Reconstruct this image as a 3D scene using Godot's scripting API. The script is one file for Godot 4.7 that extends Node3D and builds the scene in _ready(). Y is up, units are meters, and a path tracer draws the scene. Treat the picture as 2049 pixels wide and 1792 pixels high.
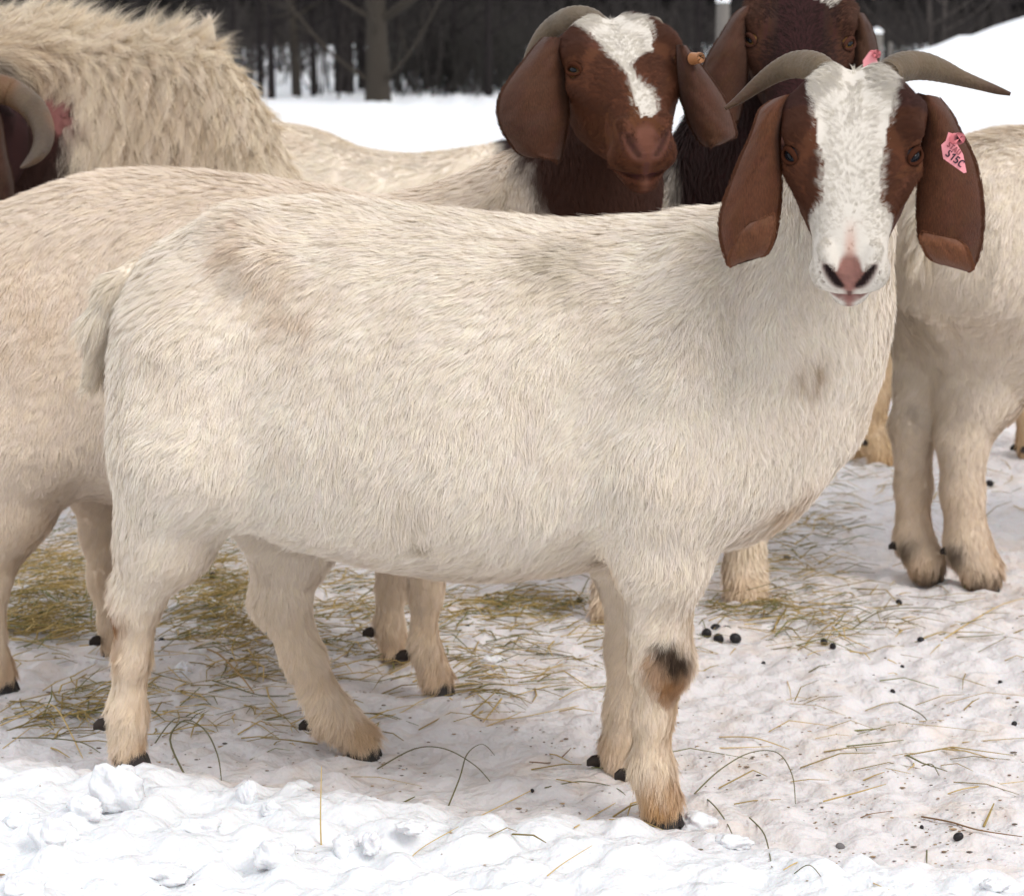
extends Node3D
# A herd of goats standing on trodden snow, a wood behind. Units are metres, y is up.

const F := 4880.0                      # focal length in units of the photograph's 2049-wide view
const EYE := Vector3(0, 0.94, 0)
var th := atan(746.0 / 4880.0)         # the camera looks down by this
var rng := RandomNumberGenerator.new()
var nz := FastNoiseLite.new()
var nz2 := FastNoiseLite.new()
var nzr := FastNoiseLite.new()
var M := {}
var tuft_mesh: ArrayMesh
var tuft_coarse: ArrayMesh
var tuft_wavy: ArrayMesh
var tuft_stray: ArrayMesh
var tuft_lock: ArrayMesh
var names := {}


# ---------------------------------------------------------------- helpers: places
func ray(px: float, py: float) -> Vector3:
	var y := (896.0 - py) / F
	return Vector3((px - 1024.5) / F, y * cos(th) - sin(th), -y * sin(th) - cos(th))


func at(px: float, py: float, d: float) -> Vector3:
	var r := ray(px, py)
	return EYE + r * (d / -r.z)


func ground(px: float, py: float) -> Vector3:
	var r := ray(px, py)
	var p := EYE + r * (-EYE.y / r.y)
	for i in 4:
		p = EYE + r * ((land(p.x, p.z) - EYE.y) / r.y)
	return p


func ss(a: float, b: float, x: float) -> float:
	var t := clampf((x - a) / (b - a), 0.0, 1.0)
	return t * t * (3.0 - 2.0 * t)


# ---------------------------------------------------------------- helpers: nodes
func numbered(called: String) -> String:
	var n: int = names.get(called, 0)
	names[called] = n + 1
	return called if n == 0 else "%s_%03d" % [called, n]


func thing(called: String, label: String, category: String, where := Vector3.ZERO, group := "") -> Node3D:
	var o := Node3D.new()
	o.name = numbered(called)
	o.position = where
	add_child(o)
	tag(o, label, category, group)
	return o


func tag(o: Node3D, label: String, category: String, group := "") -> void:
	o.set_meta("label", label)
	o.set_meta("category", category)
	if group:
		o.set_meta("group", group)


func part(called: String, m: Mesh, mat: Material, parent: Node3D, where := Vector3.ZERO) -> MeshInstance3D:
	var o := MeshInstance3D.new()
	o.mesh = m
	o.material_override = mat
	if parent == self:
		o.name = numbered(called)
	else:
		o.name = called
		var k := 0
		while parent.has_node(NodePath(String(o.name))):
			k += 1
			o.name = "%s_%03d" % [called, k]
	o.position = where
	parent.add_child(o)
	return o


func plain(c: Color, rough := 0.8, vc := false) -> StandardMaterial3D:
	var m := StandardMaterial3D.new()
	m.albedo_color = c.linear_to_srgb()
	m.roughness = rough
	m.vertex_color_use_as_albedo = vc
	m.metallic_specular = 0.3
	return m


func noise_tex(size: int, freq: float, oct: int, seed_: int, ramp: Gradient = null, kind := FastNoiseLite.TYPE_SIMPLEX_SMOOTH) -> NoiseTexture2D:
	var n := FastNoiseLite.new()
	n.noise_type = kind
	n.frequency = freq
	n.fractal_octaves = oct
	n.seed = seed_
	var t := NoiseTexture2D.new()
	t.width = size
	t.height = size
	t.seamless = true
	t.noise = n
	if ramp:
		t.color_ramp = ramp
	return t


# ---------------------------------------------------------------- helpers: meshes
func mesh_of(v: PackedVector3Array, n: PackedVector3Array, i: PackedInt32Array, c := PackedColorArray(), uv := PackedVector2Array()) -> ArrayMesh:
	for k in range(0, i.size(), 3):      # front faces run clockwise: turn each to the side its normals show
		var q := i[k]
		if (v[i[k + 1]] - v[q]).cross(v[i[k + 2]] - v[q]).dot(n[q] + n[i[k + 1]] + n[i[k + 2]]) > 0.0:
			var w := i[k + 1]
			i[k + 1] = i[k + 2]
			i[k + 2] = w
	var a := []
	a.resize(Mesh.ARRAY_MAX)
	a[Mesh.ARRAY_VERTEX] = v
	a[Mesh.ARRAY_NORMAL] = n
	a[Mesh.ARRAY_INDEX] = i
	if c.size():
		a[Mesh.ARRAY_COLOR] = c
	if uv.size():
		a[Mesh.ARRAY_TEX_UV] = uv
	var m := ArrayMesh.new()
	m.add_surface_from_arrays(Mesh.PRIMITIVE_TRIANGLES, a)
	return m


class Tri:
	var v := PackedVector3Array()
	var n := PackedVector3Array()
	var i := PackedInt32Array()
	var c := PackedColorArray()


func tube(t: Tri, path: PackedVector3Array, radii: PackedFloat32Array, sides: int, col: Color, flat := 1.0, rough := 0.0) -> void:
	var ref := Vector3.UP if absf((path[path.size() - 1] - path[0]).normalized().y) < 0.9 else Vector3.RIGHT
	var base := t.v.size()
	for k in path.size():
		var d := (path[mini(k + 1, path.size() - 1)] - path[maxi(k - 1, 0)]).normalized()
		var u := d.cross(ref).normalized()
		var w := u.cross(d).normalized()
		for s in sides:
			var a := TAU * s / sides
			var dir := u * cos(a) + w * sin(a) * flat
			var r := radii[k]
			if rough > 0.0:
				r *= 1.0 + rough * nz.get_noise_3dv((path[k] + dir * radii[k]) * 900.0)
			t.v.append(path[k] + dir * r)
			t.n.append((u * cos(a) + w * sin(a) / flat).normalized())
			t.c.append(col)
	for k in path.size() - 1:
		for s in sides:
			var a := base + k * sides + s
			var b := base + k * sides + (s + 1) % sides
			t.i.append_array(PackedInt32Array([a, a + sides, b, b, a + sides, b + sides]))
	for e in 2:
		var k := 0 if e == 0 else path.size() - 1
		var o := t.v.size()
		t.v.append(path[k])
		t.n.append((path[k] - path[k + (1 if e == 0 else -1)]).normalized())
		t.c.append(col)
		for s in sides:
			var a := base + k * sides + s
			var b := base + k * sides + (s + 1) % sides
			t.i.append_array(PackedInt32Array([o, a, b] if e == 0 else [o, b, a]))


func smooth_path(p: Array, per: int) -> PackedVector3Array:
	var out := PackedVector3Array()
	for k in p.size() - 1:
		var a: Vector3 = p[maxi(k - 1, 0)]
		var b: Vector3 = p[k]
		var c: Vector3 = p[k + 1]
		var d: Vector3 = p[mini(k + 2, p.size() - 1)]
		for j in per:
			out.append(b.cubic_interpolate(c, a, d, float(j) / per))
	out.append(p[p.size() - 1])
	return out


func smooth_values(p: Array, per: int) -> PackedFloat32Array:
	var out := PackedFloat32Array()
	for k in p.size() - 1:
		for j in per:
			out.append(maxf(0.0005, cubic_interpolate(p[k], p[k + 1], p[maxi(k - 1, 0)], p[mini(k + 2, p.size() - 1)], float(j) / per)))
	out.append(p[p.size() - 1])
	return out


func done(t: Tri) -> ArrayMesh:
	return mesh_of(t.v, t.n, t.i, t.c)


# ---------------------------------------------------------------- bodies: a distance field, meshed with surface nets
class Flesh:
	var A := PackedVector3Array()
	var B := PackedVector3Array()
	var RA := PackedFloat32Array()
	var DR := PackedFloat32Array()
	var IL := PackedFloat32Array()
	var K := PackedFloat32Array()
	var cut := []                       # [a, b, r, k] capsules that are carved out
	var x0 := 0.0
	var dx := 0.01
	var n := 0
	var YC := PackedFloat32Array()
	var HH := PackedFloat32Array()
	var WW := PackedFloat32Array()
	var power := 2.3
	var egg := 0.14
	var inset := 0.0
	var ridge := 0.0
	var rn: FastNoiseLite

	func bone(a: Vector3, b: Vector3, ra: float, rb: float, k: float) -> void:
		A.append(a)
		B.append(b - a)
		RA.append(ra)
		DR.append(rb - ra)
		IL.append(1.0 / maxf((b - a).length_squared(), 1e-9))
		K.append(k)

	func sweep(st: Array) -> void:      # [x, top, bottom, half width], x rising
		n = 96
		x0 = st[0][0]
		dx = (st[st.size() - 1][0] - x0) / (n - 1)
		var k := 0
		for i in n:
			var x := x0 + dx * i
			while k < st.size() - 2 and x > st[k + 1][0]:
				k += 1
			var f := clampf((x - st[k][0]) / (st[k + 1][0] - st[k][0]), 0.0, 1.0)
			var q := [0.0, 0.0, 0.0]
			for c in 3:
				var p0: float = st[maxi(k - 1, 0)][c + 1]
				var p3: float = st[mini(k + 2, st.size() - 1)][c + 1]
				q[c] = cubic_interpolate(st[k][c + 1], st[k + 1][c + 1], p0, p3, f)
			YC.append((q[0] + q[1]) * 0.5)
			HH.append((q[0] - q[1]) * 0.5)
			WW.append(q[2])

	func trunk(p: Vector3) -> float:
		if n == 0:
			return 9.0
		var u := (p.x - x0) / dx
		var ex := 0.0
		if u < 0.0:
			ex = -u * dx
			u = 0.0
		elif u > n - 1.001:
			ex = maxf(0.0, (u - n + 1) * dx)
			u = n - 1.001
		var i := int(u)
		var f := u - i
		var hh := lerpf(HH[i], HH[i + 1], f)
		var w := lerpf(WW[i], WW[i + 1], f)
		var dy := (p.y - lerpf(YC[i], YC[i + 1], f)) / hh
		var dz := absf(p.z) / (w * (1.0 - egg * clampf(dy, -1.0, 1.0)))
		var q := pow(pow(absf(dy), power) + pow(dz, power), 1.0 / power)
		var d := (q - 1.0) * minf(hh, w)
		if ex > 0.0:
			d = sqrt(maxf(d, 0.0) * maxf(d, 0.0) + ex * ex)
		if ridge > 0.0:
			d += ridge * sin((p.x + 0.35 * p.y * p.y + 0.02 * rn.get_noise_3d(p.x * 400.0, p.y * 400.0, p.z * 400.0)) * 135.0)
		return d

	func near(p: Vector3, act: PackedInt32Array, with_trunk: bool) -> float:
		var d := trunk(p) if with_trunk else 9.0
		for i in act:
			var q := p - A[i]
			var h := clampf(q.dot(B[i]) * IL[i], 0.0, 1.0)
			var e := (q - B[i] * h).length() - RA[i] - DR[i] * h
			var k := K[i]
			var g := k - absf(d - e)
			d = minf(d, e)
			if g > 0.0:
				d -= g * g / (4.0 * k)
		for c in cut:
			var q: Vector3 = p - c[0]
			var ba: Vector3 = c[1] - c[0]
			var h := clampf(q.dot(ba) / maxf(ba.length_squared(), 1e-9), 0.0, 1.0)
			var e: float = c[2] - (q - ba * h).length()
			var k: float = c[3]
			var g := k - absf(d - e)
			d = maxf(d, e)
			if g > 0.0:
				d += g * g / (4.0 * k)
		return d + inset

	func nets(lo: Vector3, hi: Vector3, cell: float, V: PackedVector3Array, N: PackedVector3Array, I: PackedInt32Array) -> void:
		var bs := 8
		var nb := Vector3i(((hi - lo) / (cell * bs)).ceil())
		var gx := nb.x * bs
		var gy := nb.y * bs
		var gz := nb.z * bs
		var val := PackedFloat32Array()
		val.resize(gx * gy * gz)
		val.fill(1.0)
		var R := cell * bs * 0.87 + 0.02 + absf(inset)
		var live := []
		for bz in nb.z:
			for by in nb.y:
				for bx in nb.x:
					var c := lo + Vector3(bx + 0.5, by + 0.5, bz + 0.5) * (cell * bs)
					var act := PackedInt32Array()
					var best := trunk(c)
					var tr := best < R + 0.1
					for i in A.size():
						var q := c - A[i]
						var h := clampf(q.dot(B[i]) * IL[i], 0.0, 1.0)
						var e := (q - B[i] * h).length() - RA[i] - DR[i] * h
						best = minf(best, e)
						if e < R + K[i]:
							act.append(i)
					if best > R + 0.03:
						continue
					var inside := best < -R * 1.6 and cut.is_empty()
					if not inside:
						live.append(Vector3i(bx, by, bz))
					for z in range(bz * bs, bz * bs + bs):
						for y in range(by * bs, by * bs + bs):
							var o := (z * gy + y) * gx + bx * bs
							for x in bs:
								val[o + x] = -1.0 if inside else near(lo + Vector3(bx * bs + x, y, z) * cell, act, tr)
		var id := PackedInt32Array()
		id.resize(gx * gy * gz)
		id.fill(-1)
		var sy := gx
		var sz := gx * gy
		var cells := PackedInt32Array()
		for b: Vector3i in live:
			for z in range(b.z * bs, mini(b.z * bs + bs, gz - 1)):
				for y in range(b.y * bs, mini(b.y * bs + bs, gy - 1)):
					for x in range(b.x * bs, mini(b.x * bs + bs, gx - 1)):
						var o := z * sz + y * sy + x
						var v0 := val[o]
						var v1 := val[o + 1]
						var v2 := val[o + sy]
						var v3 := val[o + sy + 1]
						var v4 := val[o + sz]
						var v5 := val[o + sz + 1]
						var v6 := val[o + sz + sy]
						var v7 := val[o + sz + sy + 1]
						var neg := int(v0 < 0.0) + int(v1 < 0.0) + int(v2 < 0.0) + int(v3 < 0.0) + int(v4 < 0.0) + int(v5 < 0.0) + int(v6 < 0.0) + int(v7 < 0.0)
						if neg == 0 or neg == 8:
							continue
						var s := Vector3.ZERO
						var cnt := 0
						if (v0 < 0.0) != (v1 < 0.0):
							s += Vector3(v0 / (v0 - v1), 0, 0)
							cnt += 1
						if (v2 < 0.0) != (v3 < 0.0):
							s += Vector3(v2 / (v2 - v3), 1, 0)
							cnt += 1
						if (v4 < 0.0) != (v5 < 0.0):
							s += Vector3(v4 / (v4 - v5), 0, 1)
							cnt += 1
						if (v6 < 0.0) != (v7 < 0.0):
							s += Vector3(v6 / (v6 - v7), 1, 1)
							cnt += 1
						if (v0 < 0.0) != (v2 < 0.0):
							s += Vector3(0, v0 / (v0 - v2), 0)
							cnt += 1
						if (v1 < 0.0) != (v3 < 0.0):
							s += Vector3(1, v1 / (v1 - v3), 0)
							cnt += 1
						if (v4 < 0.0) != (v6 < 0.0):
							s += Vector3(0, v4 / (v4 - v6), 1)
							cnt += 1
						if (v5 < 0.0) != (v7 < 0.0):
							s += Vector3(1, v5 / (v5 - v7), 1)
							cnt += 1
						if (v0 < 0.0) != (v4 < 0.0):
							s += Vector3(0, 0, v0 / (v0 - v4))
							cnt += 1
						if (v1 < 0.0) != (v5 < 0.0):
							s += Vector3(1, 0, v1 / (v1 - v5))
							cnt += 1
						if (v2 < 0.0) != (v6 < 0.0):
							s += Vector3(0, 1, v2 / (v2 - v6))
							cnt += 1
						if (v3 < 0.0) != (v7 < 0.0):
							s += Vector3(1, 1, v3 / (v3 - v7))
							cnt += 1
						id[o] = V.size()
						cells.append(o)
						V.append(lo + (Vector3(x, y, z) + s / cnt) * cell)
						N.append(Vector3(v1 + v3 + v5 + v7 - v0 - v2 - v4 - v6, v2 + v3 + v6 + v7 - v0 - v1 - v4 - v5, v4 + v5 + v6 + v7 - v0 - v1 - v2 - v3).normalized())
		var steps := [1, sy, sz]
		for o in cells:
			for ax in 3:
				var e: int = steps[ax]
				var u: int = steps[(ax + 1) % 3]
				var w: int = steps[(ax + 2) % 3]
				if o < u + w:
					continue
				var a := val[o] < 0.0
				if a == (val[o + e] < 0.0):
					continue
				var i0 := id[o]
				var i1 := id[o - u]
				var i2 := id[o - u - w]
				var i3 := id[o - w]
				if i1 < 0 or i2 < 0 or i3 < 0:
					continue
				if a:
					I.append_array(PackedInt32Array([i0, i2, i1, i0, i3, i2]))
				else:
					I.append_array(PackedInt32Array([i0, i1, i2, i0, i2, i3]))


# ---------------------------------------------------------------- goats
class Goat:
	var node: Node3D
	var xf: Transform3D
	var inv: Transform3D
	var flesh := Flesh.new()
	var V := PackedVector3Array()
	var N := PackedVector3Array()
	var I := PackedInt32Array()
	var C := PackedColorArray()         # the coat's colour, and its length as alpha
	var W := PackedVector3Array()       # which way the hair lies
	var spots := []                     # [centre, radius, colour, softness, strength]
	var white := Color(0.95, 0.866, 0.766)
	var tan := Color(0.88, 0.70, 0.50)
	var hair := 0.023
	var leg_hair := 0.018
	var wavy := false
	var top := 0.74
	var belly := 0.3
	var shoulder := 0.2
	var heads := []
	var body_count := 0
	var cell := 0.012


func goat(called: String, label: String, psi: float, origin: Vector3, cell: float) -> Goat:
	var g := Goat.new()
	g.node = thing(called, label, "goat", origin, "goats of the herd")
	var f := Vector3(cos(psi), 0, sin(psi))
	g.xf = Transform3D(Basis(f, Vector3.UP, f.cross(Vector3.UP)), origin)
	g.node.transform = g.xf
	g.inv = g.xf.affine_inverse()
	g.cell = cell
	g.flesh.rn = nz
	return g


func loc(g: Goat, px: float, py: float, zl := 0.0) -> Vector3:    # the point seen there on the goat's own plane z = zl
	var o := g.inv * EYE
	var d := g.inv.basis * ray(px, py)
	return o + d * ((zl - o.z) / d.z)


func inl(g: Goat, px: float, py: float, d: float) -> Vector3:     # the point seen there at distance d, in the goat's own axes
	return g.inv * at(px, py, d)


func chain(g: Goat, joints: Array, k: Array) -> void:             # joints: [Vector3, radius]
	for i in joints.size() - 1:
		g.flesh.bone(joints[i][0], joints[i + 1][0], joints[i][1], joints[i + 1][1], k[mini(i, k.size() - 1)])


func trunk_px(g: Goat, st: Array) -> void:
	var out := []
	for s in st:
		var a := loc(g, s[0], s[1])
		var b := loc(g, s[0], s[2])
		out.append([(a.x + b.x) * 0.5, a.y, b.y, s[3]])
	g.flesh.sweep(out)


func hoof(g: Goat, p: Vector3, toe: Vector3, s: float, col := Color(0.035, 0.03, 0.028)) -> void:
	# two cloven claws, each a D-shaped wedge
	var f := Vector3(toe.x, 0, toe.z).normalized()
	var r := f.cross(Vector3.UP)
	var root := Node3D.new()
	root.name = "hoof"
	var k := 0
	while g.node.has_node(NodePath(String(root.name))):
		k += 1
		root.name = "hoof_%03d" % k
	g.node.add_child(root)
	for side in [-1.0, 1.0]:
		var t := Tri.new()
		var prof := [[0.0, 1.0, 0.0], [0.5, 0.92, -0.06], [1.0, 0.72, -0.16], [1.15, 0.5, -0.18]]
		var outline := [[-0.5, 0.05], [-0.48, 0.36], [-0.1, 0.47], [0.32, 0.42], [0.52, 0.24], [0.56, 0.06], [0.3, 0.05], [-0.1, 0.05]]
		for q in prof:
			for o in outline:
				var n2 := Vector2(o[0], o[1] - 0.22).normalized()
				var v: Vector3 = p + f * ((o[0] * q[1] + q[2]) * s) + r * (side * (0.02 + (o[1] - 0.2) * q[1] + 0.2) * s) + Vector3.UP * (q[0] * 0.55 * s)
				t.v.append(v)
				t.n.append((f * n2.x + r * side * n2.y + Vector3.UP * 0.3).normalized())
				t.c.append(col * (0.8 + 0.5 * rng.randf()))
		var m := outline.size()
		for a in prof.size() - 1:
			for b in m:
				var i0 := a * m + b
				var i1 := a * m + (b + 1) % m
				t.i.append_array(PackedInt32Array([i0, i0 + m, i1, i1, i0 + m, i1 + m] if side < 0 else [i0, i1, i0 + m, i1, i1 + m, i0 + m]))
		for e in [0, prof.size() - 1]:
			for b in range(1, m - 1):
				t.i.append_array(PackedInt32Array([e * m, e * m + b, e * m + b + 1] if (e == 0) == (side < 0) else [e * m, e * m + b + 1, e * m + b]))
		part("claw", done(t), M.horny, root)


func dewclaw(g: Goat, p: Vector3, dir: Vector3, s: float) -> void:
	var t := Tri.new()
	tube(t, PackedVector3Array([p - dir * s * 0.5, p, p + dir * s * 0.6, p + dir * s * 1.2 + Vector3.DOWN * s * 0.3, p + dir * s * 1.5 + Vector3.DOWN * s * 0.75]), PackedFloat32Array([s * 0.7, s * 0.85, s * 0.75, s * 0.5, s * 0.12]), 8, Color(0.03, 0.022, 0.018), 1.25)
	part("dewclaw", done(t), M.horny, g.node)


func leg(g: Goat, joints: Array, k: Array, toe: Vector3, hs := 0.06, dew := true) -> void:
	chain(g, joints, k)
	var n := joints.size()
	var last: Vector3 = joints[n - 1][0]
	var fet: Vector3 = joints[n - 2][0]
	var t := Vector3(toe.x, 0, toe.z).normalized()
	hoof(g, Vector3(last.x, last.y - joints[n - 1][1] * 0.8, last.z) + t * 0.007, toe, hs * 0.67)
	if dew:
		var side := t.cross(Vector3.UP)
		for s in [-1.0, 1.0]:
			dewclaw(g, fet - t * float(joints[n - 2][1]) * 0.75 + side * (0.019 * s) + Vector3.DOWN * 0.014, (-t + side * 0.5 * s).normalized(), 0.0088)


func paint(g: Goat, p: Vector3) -> Color:
	var len_scale := 1.0
	var c := g.white
	var leggy := ss(0.44, 0.1, p.y)
	var mott := nz.get_noise_3dv(p * 420.0)
	c = c.lerp(g.tan, clampf(leggy * 0.55 + 0.13 * mott, 0.0, 0.7))
	len_scale = 1.0 + 0.3 * nz2.get_noise_3dv(p * 1100.0)
	var fine := nz2.get_noise_3dv(p * 1500.0)
	c = c.lerp(Color(0.8, 0.69, 0.58), clampf(fine * 0.35, 0.0, 0.22))
	if p.y < 0.075:
		c = c.lerp(Color(0.62, 0.36, 0.15), 0.55 * ss(0.075, 0.03, p.y) * (0.6 + 0.6 * mott))
	var len_ := lerpf(g.hair, g.leg_hair, ss(g.belly + 0.04, g.belly - 0.1, p.y))
	if p.y > g.belly:
		len_ *= lerpf(1.0, 0.66, ss(g.shoulder + 0.04, g.shoulder + 0.2, p.x))
	for s in g.spots:
		var d: float = (p - s[0]).length() / s[1] + 0.12 * nz.get_noise_3dv(p * 1400.0)
		var f := ss(1.0, 1.0 - s[3], d) * float(s[4])
		if s[3] > 0.5:
			f *= clampf(0.7 + 1.3 * nz2.get_noise_3dv(p * Vector3(4200, 1900, 4200)), 0.2, 1.1)
		if f > 0.0:
			c = c.lerp(s[2], f)
			if s.size() > 5:
				len_ *= lerpf(1.0, s[5], f)
	if p.y < 0.13:
		len_ *= lerpf(1.0, 1.2, ss(0.13, 0.05, p.y))
	c.a = len_ * len_scale
	return c


func lie(g: Goat, p: Vector3, n: Vector3) -> Vector3:
	# hair lies back along the spine, turns down on the flank, straight down on legs and chest
	var depth := clampf((g.top - p.y) / (g.top - g.belly), 0.0, 1.0)
	var back := lerpf(1.0, 0.36, ss(-0.05, 0.36, depth))
	if g.wavy:
		back = lerpf(1.0, -0.1, ss(0.02, 0.2, depth))
	var down := lerpf(0.35, 1.0, ss(-0.05, 0.3, depth))
	var fore := ss(g.shoulder, g.shoulder + 0.16, p.x)
	back = lerpf(back, -0.18, fore)
	if p.y < g.belly:
		back *= 0.35
	if n.y < -0.5:
		back = 0.8
	var f := Vector3(-back, -down, 0.1 * signf(p.z))
	f = (f - n * f.dot(n))
	if f.length() < 0.05:
		f = Vector3.LEFT - n * Vector3.LEFT.dot(n)
	f = f.normalized()
	if g.wavy:
		var wv := 0.22 * sin(p.y * 60.0 + 3.0 * nz.get_noise_3dv(p * 900.0)) * ss(0.0, 0.25, depth)
		return f.rotated(n, wv + 0.45 * nz.get_noise_3dv(p * 350.0) + 0.12 * nz2.get_noise_3dv(p * 2500.0))
	var a := 0.6 * nz.get_noise_3dv(p * 700.0) + 0.5 * nz2.get_noise_3dv(p * 1500.0) + 0.35 * nz2.get_noise_3dv(p * 3300.0)
	return f.rotated(n, a)


func settle(g: Goat) -> void:            # mesh the body, colour it, add the heads, grow the coat
	var lo := Vector3(1e9, 1e9, 1e9)
	var hi := -lo
	var fl := g.flesh
	for i in fl.A.size():
		for e in 2:
			var c := fl.A[i] + fl.B[i] * e
			var r := Vector3.ONE * (fl.RA[i] + fl.DR[i] * e + 0.02)
			lo = lo.min(c - r)
			hi = hi.max(c + r)
	for i in fl.n:
		lo = lo.min(Vector3(fl.x0 + fl.dx * i - 0.02, fl.YC[i] - fl.HH[i] - 0.02, -fl.WW[i] * 1.2 - 0.02))
		hi = hi.max(Vector3(fl.x0 + fl.dx * i + 0.02, fl.YC[i] + fl.HH[i] + 0.02, fl.WW[i] * 1.2 + 0.02))
	fl.nets(lo - Vector3.ONE * g.cell * 2.0, hi + Vector3.ONE * g.cell * 2.0, g.cell, g.V, g.N, g.I)
	for i in g.V.size():
		g.C.append(paint(g, g.V[i]))
		g.W.append(lie(g, g.V[i], g.N[i]))
	g.body_count = g.V.size()
	for h in g.heads:
		var o := g.V.size()
		g.V.append_array(h.V)
		g.N.append_array(h.N)
		g.C.append_array(h.C)
		g.W.append_array(h.W)
		for i in h.I:
			g.I.append(i + o)
	var skin := PackedColorArray()
	for i in g.C.size():
		var c := g.C[i]
		var m := Vector3(0.86, 0.84, 0.82) if i < g.body_count else Vector3(0.95, 0.94, 0.93)
		skin.append(Color(c.r * m.x, c.g * m.y, c.b * m.z))
	part("body", mesh_of(g.V, g.N, g.I, skin), M.skin, g.node)


func grow(g: Goat, cover: float, coarse := false, wide := 1.0, V := g.V, N := g.N, I := g.I, C := g.C, W := g.W, called := "fur", lift := 0.0, using: ArrayMesh = null, longer := 1.0) -> void:
	var T: Array[Transform3D] = []
	var Q: PackedColorArray = []
	var cam := g.inv * EYE
	for k in range(0, I.size(), 3):
		var a := I[k]
		var b := I[k + 1]
		var c := I[k + 2]
		var ln := maxf(C[a].a, maxf(C[b].a, C[c].a)) if called == "ear_fur" else (C[a].a + C[b].a + C[c].a) / 3.0
		if ln < 0.002 or called == "locks" and (a >= g.body_count or V[a].y < g.belly):
			continue
		ln *= longer
		var area := (V[b] - V[a]).cross(V[c] - V[a]).length() * 0.5
		var e := area * cover / (0.3 * ln * ln * wide)
		if (cam - V[a]).dot(N[a]) < -0.55 * (cam - V[a]).length():
			e *= 0.4                     # the side turned well away carries a thinner coat
		var cnt := int(e)
		if rng.randf() < e - cnt:
			cnt += 1
		for j in cnt:
			var u := sqrt(rng.randf())
			var v := rng.randf()
			var wa := 1.0 - u
			var wb := u * (1.0 - v)
			var wc := u * v
			var p := V[a] * wa + V[b] * wb + V[c] * wc
			var n := (N[a] * wa + N[b] * wb + N[c] * wc).normalized()
			var f := W[a] * wa + W[b] * wb + W[c] * wc
			f = f.rotated(n, rng.randfn(0.0, 0.09 if g.wavy or ln < 0.0125 else 0.15))
			f = (f - n * (f.dot(n) - 0.09 - lift - (0.06 if ln < 0.0125 else 0.15 if lift > -0.06 or g.wavy else 0.07) * rng.randf())).normalized()
			var z := f.cross(n).normalized()
			var y := z.cross(f)
			var col := C[a] * wa + C[b] * wb + C[c] * wc
			var l := longer * col.a * rng.randf_range(0.7, 1.2)
			T.append(Transform3D(Basis(f * l, y * l, z * (l * wide)), p - n * 0.002))
			var br := rng.randf_range(0.93, 1.05)
			Q.append(Color(minf(col.r * br, 0.96), minf(col.g * br, 0.93), minf(col.b * br * rng.randf_range(0.95, 1.03), 0.92)))
	var mm := MultiMesh.new()
	mm.transform_format = MultiMesh.TRANSFORM_3D
	mm.use_colors = true
	mm.mesh = using if using else tuft_coarse if coarse else tuft_mesh
	mm.instance_count = T.size()
	for i in T.size():
		mm.set_instance_transform(i, T[i])
		mm.set_instance_color(i, Q[i])
	var o := MultiMeshInstance3D.new()
	o.multimesh = mm
	o.material_override = M.hair
	o.name = called
	o.set_meta("kind", "stuff")
	g.node.add_child(o, true)
	print(g.node.name, " ", called, " ", T.size(), " tufts, ", V.size(), " vertices")


func make_tuft(strands: int, half: float, spread: float, seed_: int, conv := 0.55, wave := 0.0) -> ArrayMesh:
	var t := Tri.new()
	var r := RandomNumberGenerator.new()
	r.seed = seed_
	var steps := 5 if wave > 0.0 else 3
	for s in strands:
		var rz := r.randf_range(-spread, spread)
		var rx := r.randf_range(-0.45, 0.35)
		var ln := r.randf_range(0.7, 1.1)
		var hi := r.randf_range(0.06, 0.18)
		var tipz := rz * conv + r.randf_range(-0.09, 0.09)
		var bend := r.randf_range(-0.07, 0.07)
		var roll := r.randf_range(-0.7, 0.7)
		var tone := r.randf_range(0.84, 1.08)
		var col := Color(tone, tone * r.randf_range(0.97, 1.0), tone * r.randf_range(0.92, 1.0))
		var ph := r.randf_range(-0.5, 0.5)
		var base := t.v.size()
		for k in steps + 1:
			var f := float(k) / steps
			var p := Vector3(rx + ln * f, hi * (1.0 - pow(1.0 - minf(f * 1.25, 1.0), 2.0)) * (1.0 - 0.2 * f), lerpf(rz, tipz, f) + bend * sin(f * PI) + wave * sin(f * TAU + ph))
			var w: float = half * (1.0 - 0.9 * f * f)
			var side := Vector3(0, sin(roll), cos(roll))
			for e in [-1.0, 1.0]:
				t.v.append(p + side * (w * e))
				t.n.append((Vector3(-0.12, 1, 0) + Vector3(0, 0, 0.5 * e)).normalized())
				t.c.append(col)
		for k in steps:
			var i := base + k * 2
			t.i.append_array(PackedInt32Array([i, i + 1, i + 2, i + 1, i + 3, i + 2]))
	return done(t)


# ---------------------------------------------------------------- heads. In a head's own axes x runs from poll to nose, y is up out of the forehead, z is to its right
class Head:
	var V := PackedVector3Array()
	var N := PackedVector3Array()
	var I := PackedInt32Array()
	var C := PackedColorArray()
	var W := PackedVector3Array()
	var xf: Transform3D                 # head axes to goat axes


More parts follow.
